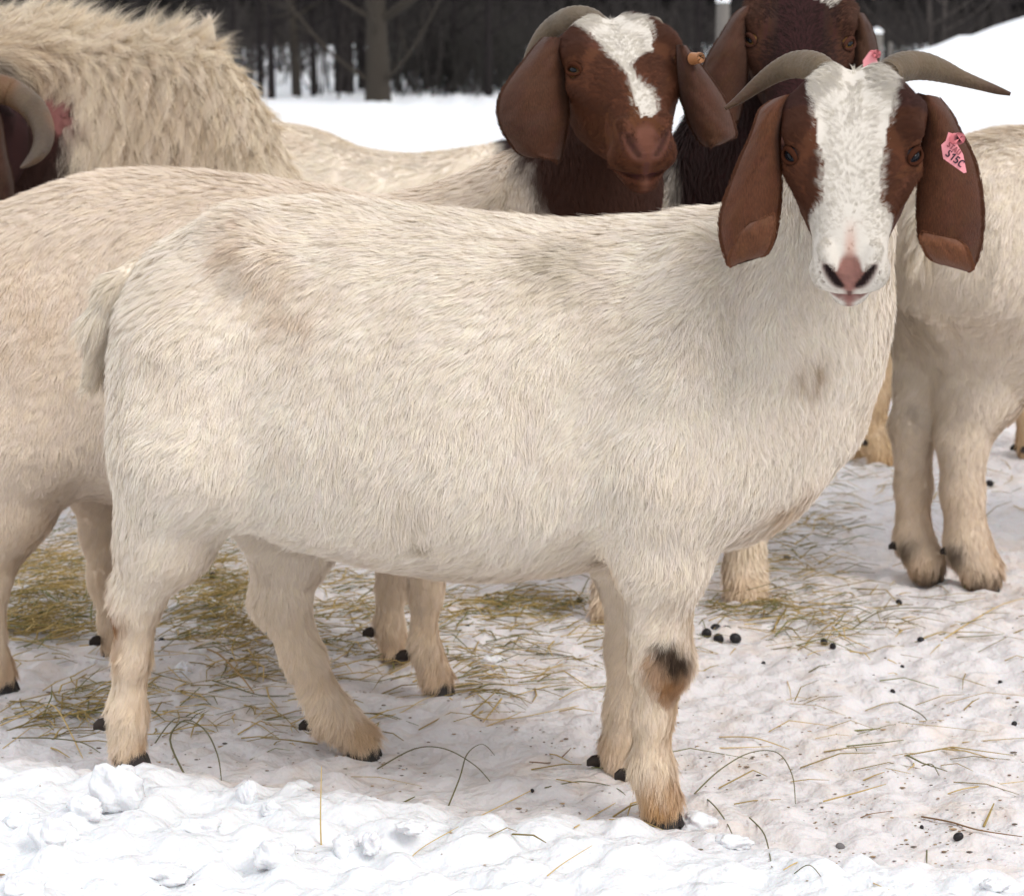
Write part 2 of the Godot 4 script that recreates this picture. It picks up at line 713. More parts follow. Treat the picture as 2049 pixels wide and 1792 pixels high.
func face(kind: String, p: Vector3) -> Color:
	var az := absf(p.z)
	var nn := nz.get_noise_3dv(p * 3000.0) * 0.004
	var brown := Color(0.115, 0.041, 0.019)
	var dark := Color(0.06, 0.021, 0.0125)
	var white := Color(0.64, 0.595, 0.53)
	var c := brown.lerp(dark, 0.5 + 0.5 * nz.get_noise_3dv(p * 350.0))
	var ln := 0.0095
	if kind == "blaze":
		var bw := 0.052
		if p.x < 0.06:
			bw = 0.044
		else:
			bw = lerpf(0.044, 0.031, ss(0.06, 0.17, p.x))
		if p.x > 0.185:
			bw = lerpf(0.031, 0.2, ss(0.185, 0.236, p.x))
		if p.y < -0.03 and p.x < 0.2:
			bw = 0.0
		if az + nn < bw:
			c = white
			ln = lerpf(0.0115, 0.0085, ss(0.02, 0.12, p.x))
		elif p.x < 0.075 and az < 0.085:
			c = Color(0.06, 0.024, 0.018)
		if p.x > 0.19 and p.y > -0.02:
			c = c.lerp(Color(0.5, 0.27, 0.2), 0.7 * ss(0.011, 0.0, az) * ss(0.2, 0.24, p.x))
	elif kind == "half_blaze":
		var bw := lerpf(0.044, 0.012, ss(0.04, 0.2, p.x))
		var zz := p.z + 0.006 - 0.02 * ss(0.1, 0.0, p.x)
		if p.x < 0.03:
			bw = 0.03
		if p.x > 0.228 + nn * 3.0 or (p.y < -0.02):
			bw = 0.0
		var notch := ss(0.115, 0.155, p.x) * (1.0 - ss(0.17, 0.205, p.x))
		if notch > 0.05 and p.z < -0.024 + 0.022 * notch + nn:
			bw = 0.0
		if bw > 0.0 and absf(zz) + nn < bw:
			c = white
			ln = 0.0095
		pass
	elif kind == "dark":
		c = Color(0.03, 0.012, 0.01).lerp(Color(0.075, 0.031, 0.018), ss(0.03, 0.07, az))
		var q := Vector2((p.x - 0.058) * 0.8, p.z + 0.03)
		if q.length() + nn * 2.0 < 0.022 and p.y > 0.0 and q.x + q.y * 0.5 < 0.008:
			c = white
	else:
		c = Color(0.03, 0.012, 0.01)
	# bare nose leather, nostrils and lips
	if p.x > 0.236 and p.y > -0.075:
		var pw := lerpf(0.004, 0.021, ss(-0.036, 0.004, p.y)) * (1.0 - ss(-0.004, 0.018, p.y))
		var pad := ss(0.006, -0.005, az - pw) * ss(0.238, 0.25, p.x)
		c = c.lerp(Color(0.25, 0.122, 0.1) * (1.0 + 0.5 * nz.get_noise_3dv(p * 5000.0)) if kind == "blaze" else Color(0.15, 0.062, 0.042), pad)
		if pad > 0.5:
			ln = 0.0
		var a1 := Vector3(0.272, -0.019, 0.0125)
		var ba := Vector3(-0.01, 0.022, 0.0145)
		var q := Vector3(p.x, p.y, az) - a1
		var nd := (q - ba * clampf(q.dot(ba) / ba.length_squared(), 0.0, 1.0)).length()
		c = c.lerp(Color(0.16, 0.07, 0.055), 0.65 * ss(0.012, 0.007, nd))
		if kind != "blaze":
			nd += 0.001
		if nd < 0.0085:
			c = c.lerp(Color(0.015, 0.007, 0.006), ss(0.0085, 0.0065, nd))
			ln = 0.0
		# the line of the mouth and the lips along it
		a1 = Vector3(0.264, -0.0565, 0.004)
		ba = Vector3(-0.029, 0.0065, 0.042)
		q = Vector3(p.x, p.y, az) - a1
		nd = (q - ba * clampf(q.dot(ba) / ba.length_squared(), 0.0, 1.0)).length()
		if nd < 0.0085:
			c = c.lerp(Color(0.06, 0.02, 0.018), ss(0.0055, 0.003, nd))
			c = c.lerp(Color(0.3, 0.13, 0.11) if kind == "blaze" else c, 0.7 * ss(0.009, 0.006, nd) * (1.0 if p.y < -0.054 else 0.35) * ss(0.03, 0.018, az))
			ln *= 0.5 if nd > 0.004 else 0.0
		if kind != "blaze":
			a1 = Vector3(0.235, -0.05, 0.046)
			ba = Vector3(-0.04, 0.006, 0.012)
			q = Vector3(p.x, p.y, az) - a1
			nd = (q - ba * clampf(q.dot(ba) / ba.length_squared(), 0.0, 1.0)).length()
			c = c.lerp(Color(0.015, 0.007, 0.006), ss(0.009, 0.004, nd))
		if az < 0.0022 and p.y < -0.03 and p.y > -0.057:
			c = c.lerp(Color(0.1, 0.04, 0.035), 0.8)
			ln = 0.0
	ln *= lerpf(1.0, 0.72, ss(0.18, 0.24, p.x))
	c.a = ln
	return c


func add_head(g: Goat, kind: String, mid: Vector3, facing: Vector3, pitch: float, roll: float, s: float, cell: float, eye_col: Color, lids := Color(0.05, 0.019, 0.01)) -> Head:
	var h := Head.new()
	var hx := Vector3(facing.x, 0, facing.z).normalized()
	var X := (hx * cos(pitch) - Vector3.UP * sin(pitch)).rotated(hx, roll)
	var Y := (hx * sin(pitch) + Vector3.UP * cos(pitch)).rotated(hx, roll)
	var B := Basis(X, Y, X.cross(Y)).scaled(Vector3.ONE * s)
	var wx := Transform3D(B, Vector3.ZERO)
	wx.origin = mid - B * Vector3(0.115, 0.03, 0)
	h.xf = g.inv * wx
	var fl := Flesh.new()
	fl.rn = nz
	fl.power = 2.9
	fl.egg = -0.13
	fl.sweep([[0.002, 0.005, -0.035, 0.035], [0.012, 0.022, -0.06, 0.058], [0.03, 0.034, -0.08, 0.07], [0.05, 0.044, -0.1, 0.076], [0.08, 0.048, -0.112, 0.076], [0.12, 0.046, -0.108, 0.074], [0.16, 0.041, -0.098, 0.061], [0.195, 0.033, -0.088, 0.047], [0.22, 0.025, -0.08, 0.0435], [0.24, 0.015, -0.073, 0.043], [0.255, 0.004, -0.062, 0.0395], [0.264, -0.006, -0.05, 0.03], [0.269, -0.016, -0.036, 0.014]])
	if kind == "half_blaze":
		for i in fl.n:
			fl.WW[i] *= lerpf(1.0, 0.9, ss(0.15, 0.22, fl.x0 + fl.dx * i))
	for sd in [-1.0, 1.0]:
		fl.bone(Vector3(0.07, 0.022, 0.06 * sd), Vector3(0.1, 0.034, 0.06 * sd), 0.024, 0.0195, 0.02)   # brow
		fl.bone(Vector3(0.13, 0.008, 0.062 * sd), Vector3(0.15, 0.002, 0.052 * sd), 0.017, 0.012, 0.02)     # cheekbone
		fl.bone(Vector3(0.25, -0.03, 0.025 * sd), Vector3(0.235, -0.045, 0.03 * sd), 0.018, 0.018, 0.012)   # upper lip
		fl.bone(Vector3(0.258, 0.0, 0.02 * sd), Vector3(0.24, 0.012, 0.028 * sd), 0.011, 0.01, 0.01)        # wing of the nostril
		fl.cut.append([Vector3(0.274, -0.019, 0.0125 * sd), Vector3(0.264, 0.003, 0.027 * sd), 0.0064, 0.004])
		fl.cut.append([Vector3(0.264, -0.0565, 0.006 * sd), Vector3(0.235, -0.05, 0.046 * sd), 0.0022, 0.003])  # the line of the mouth
		fl.cut.append([Vector3(0.264, -0.0565, 0.006 * sd), Vector3(0.274, -0.058, 0.0), 0.0028, 0.004])
		fl.cut.append([Vector3(0.235, -0.05, 0.046 * sd), Vector3(0.2, -0.046, 0.058 * sd), 0.0028, 0.004])
	fl.bone(Vector3(0.2, -0.075, 0), Vector3(0.243, -0.066, 0), 0.03, 0.0265, 0.012)                          # chin
	fl.bone(Vector3(0.026, 0.024, 0.024), Vector3(0.045, 0.03, 0.036), 0.022, 0.022, 0.02)                      # poll
	fl.bone(Vector3(0.026, 0.024, -0.024), Vector3(0.045, 0.03, -0.036), 0.022, 0.022, 0.02)
	fl.inset = 0.002
	var every := PackedInt32Array(range(fl.A.size()))
	var seat := {}
	for sd in [-1.0, 1.0]:
		var dir := Vector3(0.35, 0.62, 0.7 * sd).normalized()
		var q := Vector3(0.115, 0.005, 0.046 * sd)
		for k in 60:
			if fl.near(q, every, true) > 0.0:
				break
			q += dir * 0.001
		seat[sd] = q
	for sd in [-1.0, 1.0]:
		var dir := Vector3(0.35, 0.62, 0.7 * sd).normalized()
		fl.cut.append([seat[sd] - dir * 0.002, seat[sd] + dir * 0.02, 0.008, 0.003])
	var V := PackedVector3Array()
	var N := PackedVector3Array()
	fl.nets(Vector3(-0.06, -0.135, -0.115), Vector3(0.3, 0.085, 0.115), cell, V, N, h.I)
	var nb := h.xf.basis
	for i in V.size():
		var p := V[i]
		var c := face(kind, p)
		# the hair fans out from the middle of the forehead and down the cheeks
		var f := Vector3(-0.55, 0, 0.9 * signf(p.z) * ss(0.0, 0.02, absf(p.z)))
		if p.x < 0.05:
			f = Vector3(-0.1 + 4.0 * (p.x - 0.02), 0, 1.0 * signf(p.z))
		if p.y < 0.02:
			f = Vector3(-0.5, -0.9, 0)
		if p.x > 0.2:
			f = Vector3(-0.6, -0.3, 0.8 * signf(p.z))
		f = f - N[i] * f.dot(N[i])
		f = f.normalized().rotated(N[i], 0.16 * nz.get_noise_3dv(p * 1500.0))
		# near the eyes the coat is bare
		for sd in [-1.0, 1.0]:
			var e: float = (p - seat[sd]).length()
			if e < 0.0105:
				c.a = 0.0
				c = Color(0.04, 0.02, 0.016, 0.0)
			elif e < 0.018:
				c.a *= 0.55
		c.a *= s
		h.V.append(h.xf * p)
		h.N.append((nb * N[i]).normalized())
		h.W.append((nb * f).normalized())
		h.C.append(c)
	g.heads.append(h)
	# eyes: a ball with a level pupil, two lids
	for sd in [-1.0, 1.0]:
		var ec: Vector3 = h.xf * (seat[sd] - Vector3(0.35, 0.62, 0.7 * sd).normalized() * 0.011)
		var out := (nb * Vector3(0.35, 0.62, 0.7 * sd)).normalized()
		var sph := SphereMesh.new()
		sph.radius = 0.0125 * s
		sph.height = 0.025 * s
		var eye := part("eye", sph, plain(eye_col, 0.14), g.node, ec)
		eye.material_override.metallic_specular = 0.22
		var lv := (nb * Vector3(0.35, -0.25, -0.9 * sd)).normalized()
		lv = (lv - out * out.dot(lv)).normalized()
		var pm := SphereMesh.new()
		pm.radius = 1.0
		pm.height = 2.0
		var pu := part("pupil", pm, M.pupil, eye)
		pu.transform = Transform3D(Basis(lv * 0.0062 * s, out.cross(lv) * 0.0034 * s, out * 0.0022 * s), out * 0.0114 * s)
		var up := out.cross(lv).normalized()
		if up.dot(nb * Vector3(-0.8, 0.6, 0)) < 0.0:
			up = -up
		for lid in [1.0, -1.0]:
			var path := []
			var rad := []
			for k in 9:
				var a := PI * k / 8.0
				var w := cos(a) * 0.0115
				var u: float = sin(a) * (0.0074 if lid > 0 else 0.0066) * lid
				var o := sqrt(maxf(0.0, 0.0144 * 0.0144 - w * w * 0.85 - u * u))
				path.append(ec + (lv * w + up * u + out * (o + 0.0005)) * s)
				rad.append((0.0015 + (0.002 if lid > 0 else 0.001) * sin(a)) * s)
			var t := Tri.new()
			tube(t, smooth_path(path, 2), smooth_values(rad, 2), 8, lids)
			part("eyelid", done(t), M.lid, g.node)
	return h


func horn(g: Goat, pts: Array, cols: Array) -> void:     # pts: [point in goat axes, radius]
	var p := []
	var r := []
	for q in pts:
		p.append(q[0])
		r.append(q[1])
	var path := smooth_path(p, 8)
	var rad := smooth_values(r, 8)
	for k in rad.size():
		rad[k] *= 1.0 + 0.038 * sin(k * 2.3) * (1.0 - float(k) / rad.size())
	var t := Tri.new()
	tube(t, path, rad, 18, Color.WHITE, 1.0, 0.05)
	for k in t.v.size():
		var f := clampf(float(k) / 18.0 / path.size(), 0.0, 1.0)
		var c: Color = (cols[0] as Color).lerp(cols[1], ss(0.35, 1.0, f))
		c = c * (1.0 + 0.28 * nz.get_noise_3dv(t.v[k] * Vector3(1900, 900, 1900)))
		if cols.size() > 2:
			c = c.lerp(cols[2], clampf(2.0 * nz2.get_noise_3dv(t.v[k] * 700.0), 0.0, 0.8))
		t.c[k] = c
	part("horn", done(t), M.horn, g.node)


func ear(g: Goat, rows: Array, col: Color, inner: Color, fold_from: int, bulge: float, thick := 0.0027, hair_len := 0.004, back := 0.012) -> void:
	# rows: [left point, right point] in goat axes from root to tip; rows past fold_from are the tip, turned up in front
	var per := 3
	var cols := 11
	var L := []
	var R := []
	for q in rows:
		L.append(q[0])
		R.append(q[1])
	var lp := smooth_path(L, per)
	var rp := smooth_path(R, per)
	var cam := g.inv * EYE
	var nr := lp.size()
	var P := PackedVector3Array()
	for k in nr:
		var mid := (lp[k] + rp[k]) * 0.5
		var to := (cam - mid).normalized()
		var f := float(k) / per
		var b := bulge * (1.0 if f < fold_from else -0.5)
		for c in cols:
			var t := float(c) / (cols - 1)
			var arch := 1.0 - pow(absf(2.0 * t - 1.0), 2.2)
			var vein := 0.0022 * nz.get_noise_2d(t * 900.0 + rows.size() * 100.0, k * 25.0)
			P.append(lp[k].lerp(rp[k], t) + to * (b * arch - back * (1.0 - arch) + vein * 2.0))
	var nrm := PackedVector3Array()
	for k in nr:
		for c in cols:
			var du := P[k * cols + mini(c + 1, cols - 1)] - P[k * cols + maxi(c - 1, 0)]
			var dv := P[mini(k + 1, nr - 1) * cols + c] - P[maxi(k - 1, 0) * cols + c]
			nrm.append(dv.cross(du).normalized())
	var V := PackedVector3Array()
	var N := PackedVector3Array()
	var C := PackedColorArray()
	var W := PackedVector3Array()
	var I := PackedInt32Array()
	for side in 2:
		for k in nr:
			for c in cols:
				var n := nrm[k * cols + c] * (1.0 if side == 0 else -1.0)
				var edge := 1.0 if c > 0 and c < cols - 1 and k < nr - 1 else 0.15
				V.append(P[k * cols + c] + n * thick * 0.5 * edge)
				N.append(n)
				var f := float(k) / per
				var q := col.lerp(inner, ss(fold_from - 0.4, fold_from + 0.6, f))
				q = q * (1.0 + 0.18 * nz.get_noise_3dv(P[k * cols + c] * Vector3(1500, 260, 1500)) + 0.2 * nz2.get_noise_3dv(P[k * cols + c] * 900.0))
				q.a = hair_len if c == 0 or c == cols - 1 or k == nr - 1 else 0.0
				C.append(q)
				W.append((P[mini(k + 1, nr - 1) * cols + c] - P[maxi(k - 1, 0) * cols + c]).normalized())
		var o := side * nr * cols
		for k in nr - 1:
			for c in cols - 1:
				var a := o + k * cols + c
				if side == 0:
					I.append_array(PackedInt32Array([a, a + cols, a + 1, a + 1, a + cols, a + cols + 1]))
				else:
					I.append_array(PackedInt32Array([a, a + 1, a + cols, a + 1, a + cols + 1, a + cols]))
	var o2 := nr * cols                  # close the rim
	for k in nr - 1:
		for c in [0, cols - 1]:
			var a: int = k * cols + c
			var b: int = a + cols
			I.append_array(PackedInt32Array([a, a + o2, b, b, a + o2, b + o2] if c == 0 else [a, b, a + o2, b, b + o2, a + o2]))
	# orient the front towards the outside the rows show
	var skin := PackedColorArray()
	for c in C:
		skin.append(Color(c.r, c.g, c.b))
	part("ear", mesh_of(V, N, I, skin), M.ear, g.node)
	grow(g, 6.0, false, 1.0, V, N, I, C, W, "ear_fur", 0.0)


func lay(g: Goat, pts: Array, sc: float, ox: float, oy: float, ds: Array) -> Array:    # rows read off an enlarged view -> points in goat axes
	var out := []
	for k in pts.size():
		var q = pts[k]
		var d: float = ds[mini(k, ds.size() - 1)]
		out.append([inl(g, ox + q[0] * sc, oy + q[1] * sc, d), inl(g, ox + q[2] * sc, oy + q[3] * sc, d)])
	return out


func tail(g: Goat, pts: Array, hair_len: float) -> void:
	var fl := Flesh.new()
	fl.rn = nz
	for i in pts.size() - 1:
		fl.bone(pts[i][0], pts[i + 1][0], pts[i][1], pts[i + 1][1], 0.01)
	var lo := Vector3(1e9, 1e9, 1e9)
	var hi := -lo
	for q in pts:
		lo = lo.min(q[0] - Vector3.ONE * 0.05)
		hi = hi.max(q[0] + Vector3.ONE * 0.05)
	var V := PackedVector3Array()
	var N := PackedVector3Array()
	var I := PackedInt32Array()
	fl.nets(lo, hi, 0.007, V, N, I)
	var C := PackedColorArray()
	var W := PackedVector3Array()
	var d: Vector3 = ((pts[pts.size() - 1][0] as Vector3) - (pts[0][0] as Vector3)).normalized()
	for i in V.size():
		C.append(Color(0.93, 0.84, 0.72, hair_len * clampf((V[i] - (pts[0][0] as Vector3)).length() / 0.07, 0.22, 1.0)))
		W.append((d - N[i] * d.dot(N[i]) * 0.6).normalized())
	var skin := PackedColorArray()
	for c in C:
		skin.append(Color(c.r, c.g, c.b))
	part("tail", mesh_of(V, N, I, skin), M.skin, g.node)
	grow(g, 9.0, false, 0.5, V, N, I, C, W, "tail_hair", -0.02)


func base_goat(g: Goat, s: float, skip_front := false, skip_hind := false) -> void:    # a standing goat of the usual build
	g.flesh.sweep([[-0.47 * s, 0.62 * s, 0.5 * s, 0.05], [-0.44 * s, 0.665 * s, 0.44 * s, 0.11 * s], [-0.36 * s, 0.71 * s, 0.38 * s, 0.16 * s], [-0.2 * s, 0.725 * s, 0.34 * s, 0.19 * s], [0.0, 0.705 * s, 0.3 * s, 0.215 * s], [0.18 * s, 0.71 * s, 0.31 * s, 0.205 * s], [0.3 * s, 0.73 * s, 0.33 * s, 0.175 * s], [0.38 * s, 0.69 * s, 0.37 * s, 0.14 * s], [0.44 * s, 0.6 * s, 0.44 * s, 0.07 * s]])
	for sd in [-1.0, 1.0]:
		if not skip_front:
			leg(g, [[Vector3(0.25, 0.5, 0.11 * sd) * s, 0.11 * s], [Vector3(0.27, 0.37, 0.125 * sd) * s, 0.078 * s], [Vector3(0.275, 0.24, 0.12 * sd) * s, 0.044 * s], [Vector3(0.27, 0.1, 0.12 * sd) * s, 0.034 * s], [Vector3(0.285, 0.035, 0.12 * sd) * s, 0.036 * s]], [0.06, 0.05, 0.02], Vector3.RIGHT, 0.06 * s)
		if not skip_hind:
			leg(g, [[Vector3(-0.33, 0.53, 0.1 * sd) * s, 0.125 * s], [Vector3(-0.29, 0.4, 0.12 * sd) * s, 0.1 * s], [Vector3(-0.41, 0.27, 0.12 * sd) * s, 0.048 * s], [Vector3(-0.405, 0.1, 0.12 * sd) * s, 0.035 * s], [Vector3(-0.385, 0.035, 0.12 * sd) * s, 0.037 * s]], [0.06, 0.05, 0.02], Vector3.RIGHT, 0.06 * s)
	g.top = 0.72 * s
	g.belly = 0.33 * s
	g.shoulder = 0.24 * s


# ---------------------------------------------------------------- land
func bank(x: float, z: float) -> float:          # how far (0..1) a spot lies in the clean snow heaped at the front
	var zb := -3.24 if x < -0.5 else lerpf(-3.24, -2.78, clampf((x + 0.5) / 1.15, 0.0, 1.0))
	zb += 0.05 * nz.get_noise_2d(x * 500.0, z * 500.0) 
	return ss(-0.02, 0.16, z - zb)


func land(x: float, z: float) -> float:
	var d := -z
	var h := 0.5 * ss(7.0, 40.0, d) + 1.2 * ss(38.0, 62.0, d) + 3.0 * ss(60.0, 130.0, d)
	var md := (d - 13.0) / 4.2
	h += clampf(0.27 + 0.34 * x, 0.0, 2.4) * exp(-md * md) * ss(-0.9, 0.3, x)
	var near_ := ss(9.0, 6.0, d)
	var b := bank(x, z)
	var n1 := nz.get_noise_2d(x * 260.0, z * 260.0)
	h += n1 * 0.014 * (1.0 if d < 8.0 else 3.0)
	if near_ > 0.0:
		var n2 := nz2.get_noise_2d(x * 1150.0, z * 1150.0)
		var n3 := nzr.get_noise_2d(x * 1900.0, z * 1900.0)
		var lump := nzr.get_noise_2d(x * 750.0 + 70.0, z * 750.0)
		h += near_ * (n2 * 0.013 + n3 * 0.008) * (1.0 - 0.4 * b)
		if b > 0.0:
			h += b * (0.03 + 0.016 * ss(-0.1, -0.5, x) + 0.034 * maxf(0.0, lump + 0.3) + 0.014 * n2)
	return h


func spread_(a: float, b: float, step: float, out: float, far: float) -> PackedFloat32Array:
	var v := PackedFloat32Array()
	var x := a
	var s := step
	var left := []
	while x > -far:
		left.append(x)
		s *= out
		x -= s
	left.append(-far)
	left.reverse()
	for q in left:
		v.append(q)
	x = a + step
	while x < b:
		v.append(x)
		x += step
	s = step
	while x < far:
		v.append(x)
		s *= out
		x += s
	v.append(far)
	return v


func make_ground() -> void:
	var xs := spread_(-1.45, 1.45, 0.0115, 1.13, 160.0)
	var zs := spread_(-5.2, -2.1, 0.0125, 1.06, 160.0)
	var nx := xs.size()
	var v := PackedVector3Array()
	var n := PackedVector3Array()
	var c := PackedColorArray()
	var I := PackedInt32Array()
	for z in zs:
		for x in xs:
			v.append(Vector3(x, land(x, z), z))
	for j in zs.size():
		for i in nx:
			var o := j * nx + i
			var dxv := v[o + (1 if i < nx - 1 else 0)] - v[o - (1 if i > 0 else 0)]
			var dzv := v[o + (nx if j < zs.size() - 1 else 0)] - v[o - (nx if j > 0 else 0)]
			n.append(dzv.cross(dxv).normalized())
			var p := v[o]
			var b := bank(p.x, p.z)
			var clean := Color(0.735, 0.742, 0.76)
			var trod := Color(0.655, 0.622, 0.618)
			var q := trod.lerp(clean, maxf(b, ss(5.5, 9.0, -p.z)))
			if -p.z < 9.0:
				var s1 := nz.get_noise_2d(p.x * 330.0 + 40.0, p.z * 330.0)
				var s2 := nz2.get_noise_2d(p.x * 1500.0, p.z * 1500.0)
				var dirt := clampf(s1 * 0.9 + s2 * 0.9 - 0.05, 0.0, 0.7) * (1.0 - b)
				q = q.lerp(Color(0.66, 0.52, 0.40), dirt * 0.5)
				var s3 := nzr.get_noise_2d(p.x * 420.0 + 300.0, p.z * 420.0)
				q = q.lerp(Color(0.70, 0.68, 0.68), clampf(s3 * 1.2 - 0.2, 0.0, 0.5) * (1.0 - b))
			c.append(q)
			if i < nx - 1 and j < zs.size() - 1:
				I.append_array(PackedInt32Array([o, o + 1, o + nx, o + 1, o + nx + 1, o + nx]))
	var g := part("ground", mesh_of(v, n, I, c), M.snow, self)
	g.set_meta("kind", "structure")
	g.set_meta("label", "snow-covered ground, trodden and dirty under the goats, clean in front and far behind")
	print("ground ", v.size())


func clod(w: Vector3, size: Vector3, seed_: int, label: String) -> void:
	var t := Tri.new()
	var rows := 20
	var cols := 30
	for j in rows + 1:
		for i in cols:
			var a := PI * j / rows
			var b := TAU * i / cols
			var d := Vector3(sin(a) * cos(b), cos(a), sin(a) * sin(b))
			var r := 0.95 + 0.45 * nz.get_noise_3dv(d * 90.0 + Vector3(seed_ * 37, 0, 0)) + 0.14 * nzr.get_noise_3dv(d * 130.0 + Vector3(0, seed_ * 51, 0)) + 0.06 * nz2.get_noise_3dv(d * 420.0 + Vector3(0, seed_ * 51, 0))
			d.y = maxf(d.y, -0.6)
			t.v.append(d * r * size)
			t.n.append(Vector3.ZERO)
			t.c.append(Color(0.735, 0.742, 0.76))
	for j in rows:
		for i in cols:
			var a := j * cols + i
			var b := j * cols + (i + 1) % cols
			for tri in [[a, b, a + cols], [b, b + cols, a + cols]]:
				var nn := (t.v[tri[2]] - t.v[tri[0]]).cross(t.v[tri[1]] - t.v[tri[0]])
				for q in tri:
					t.n[q] += nn
				t.i.append_array(PackedInt32Array(tri))
	for k in t.n.size():
		t.n[k] = t.n[k].normalized() if t.n[k].length() > 1e-12 else Vector3.UP
	var o := part("snow_clod", done(t), M.snow, self, w)
	tag(o, label, "snow clod", "clods of snow lying in the foreground")


func blade(t: Tri, path: PackedVector3Array, w: float, col: Color) -> void:
	var rad := PackedFloat32Array()
	for k in path.size():
		var f := float(k) / (path.size() - 1)
		rad.append(w * (1.0 - 0.55 * f * f))
	tube(t, path, rad, 5, col, 0.6)


# ---------------------------------------------------------------- wood
func tree(px: float, py: float, wide: float, d: float, label: String, col: Color, height: float, forks: int, lean := 0.0) -> void:
	var b := at(px, py, d)
	b.y = land(b.x, b.z) - 0.1
	var o := thing("tree", label, "tree", b, "trees at the edge of the wood")
	var r := wide * 0.5 * d * 1.01 / F
	var t := Tri.new()
	var path := []
	var rad := []
	for k in 9:
		var f := k / 8.0
		path.append(Vector3(lean * f * height + 0.12 * sin(f * 7.0 + px) * f, f * height, 0.1 * sin(f * 5.0 + px * 2.0) * f))
		rad.append(r * (1.0 - 0.8 * f) * (1.25 if k == 0 else 1.0))
	var p2 := smooth_path(path, 6)
	tube(t, p2, smooth_values(rad, 6), 14, col, 1.0, 0.1)
	part("trunk", done(t), M.bark, o)
	for k in forks:
		var f := (0.05 + 0.13 * rng.randf() if k % 2 == 0 else 0.2 + 0.7 * rng.randf()) if k > 1 else 0.14 + 0.05 * k
		var p0 := p2[int(f * (p2.size() - 1))]
		var a := rng.randf() * TAU
		if k < 2:
			a = 0.3 if k == 0 else 2.6
		var dir := Vector3(cos(a), 0.75, sin(a)).normalized()
		var ln := height * rng.randf_range(0.22, 0.4) * (1.1 - f)
		var lr := r * (1.0 - 0.8 * f) * (0.5 if f > 0.2 or k < 2 else 0.22)
		var lt := Tri.new()
		var q := smooth_path([p0, p0 + dir * ln * 0.3 + Vector3.DOWN * 0.02 * ln, p0 + dir * ln * 0.65 + Vector3.UP * ln * 0.1, p0 + dir * ln + Vector3.UP * ln * 0.35], 3)
		tube(lt, q, smooth_values([lr, lr * 0.7, lr * 0.45, lr * 0.12], 3), 7, col)
		for j in 9:
			var s0 := q[rng.randi_range(2, q.size() - 1)]
			var sd := (dir + Vector3(rng.randfn(), rng.randfn() * 0.6 + 0.2, rng.randfn()) * 0.8).normalized()
			var sl := ln * rng.randf_range(0.15, 0.4)
			tube(lt, PackedVector3Array([s0, s0 + sd * sl * 0.5, s0 + sd * sl + Vector3.UP * sl * 0.15]), PackedFloat32Array([lr * 0.3, lr * 0.18, lr * 0.04]), 4, col)
		part("limb", done(lt), M.bark, o)


func scatter(called: String, label: String, category: String, mesh_: Mesh, mat: Material, T: Array, Q: PackedColorArray) -> void:
	var mm := MultiMesh.new()
	mm.transform_format = MultiMesh.TRANSFORM_3D
	mm.use_colors = true
	mm.mesh = mesh_
	mm.instance_count = T.size()
	for i in T.size():
		mm.set_instance_transform(i, T[i])
		mm.set_instance_color(i, Q[i])
	var o := MultiMeshInstance3D.new()
	o.multimesh = mm
	o.material_override = mat
	o.name = numbered(called)
	tag(o, label, category)
	o.set_meta("kind", "stuff")
	add_child(o)


func twig_clump(seed_: int, stems: int, height: float, spread: float, thick: float, subs := 7) -> ArrayMesh:
	var t := Tri.new()
	var r := RandomNumberGenerator.new()
	r.seed = seed_
	for s in stems:
		var b := Vector3(r.randfn() * spread, 0, r.randfn() * spread)
		var d := Vector3(r.randfn() * 0.35, 1, r.randfn() * 0.35).normalized()
		var h := height * r.randf_range(0.5, 1.1)
		var m := b + d * h * 0.5 + Vector3(r.randfn(), 0, r.randfn()) * 0.06 * h
		var e := b + d * h + Vector3(r.randfn(), 0, r.randfn()) * 0.15 * h
		tube(t, PackedVector3Array([b, m, e]), PackedFloat32Array([thick, thick * 0.7, thick * 0.2]), 3, Color.WHITE)
		for k in subs:
			var f := r.randf_range(0.15, 1.0)
			var p := b.lerp(m, f * 2.0) if f < 0.5 else m.lerp(e, f * 2.0 - 1.0)
			var sd := (d * 0.5 + Vector3(r.randfn(), r.randfn() * 0.4 + 0.15, r.randfn())).normalized()
			var l := h * r.randf_range(0.12, 0.34)
			tube(t, PackedVector3Array([p, p + sd * l * 0.5 + Vector3(0, 0.03 * l, 0), p + sd * l]), PackedFloat32Array([thick * 0.45, thick * 0.3, thick * 0.1]), 3, Color.WHITE)
	return done(t)


func bough(seed_: int) -> ArrayMesh:            # a hanging spray of evergreen, many small narrow leaves
	var t := Tri.new()
	var r := RandomNumberGenerator.new()
	r.seed = seed_
	for k in 170:
		var p := Vector3(r.randfn() * 0.45, r.randfn() * 0.4, r.randfn() * 0.45)
		var d := Vector3(r.randfn(), r.randfn() * 0.6 - 0.35, r.randfn()).normalized()
		var s := d.cross(Vector3(r.randfn(), r.randfn(), r.randfn())).normalized()
		var l := r.randf_range(0.12, 0.3)
		var o := t.v.size()
		t.v.append_array(PackedVector3Array([p, p + d * l * 0.5 + s * l * 0.2, p + d * l, p + d * l * 0.5 - s * l * 0.2]))
		var nn := d.cross(s)
		for q in 4:
			t.n.append(nn)
			t.c.append(Color.WHITE * r.randf_range(0.6, 1.2))
		t.i.append_array(PackedInt32Array([o, o + 1, o + 2, o, o + 2, o + 3]))
	return done(t)


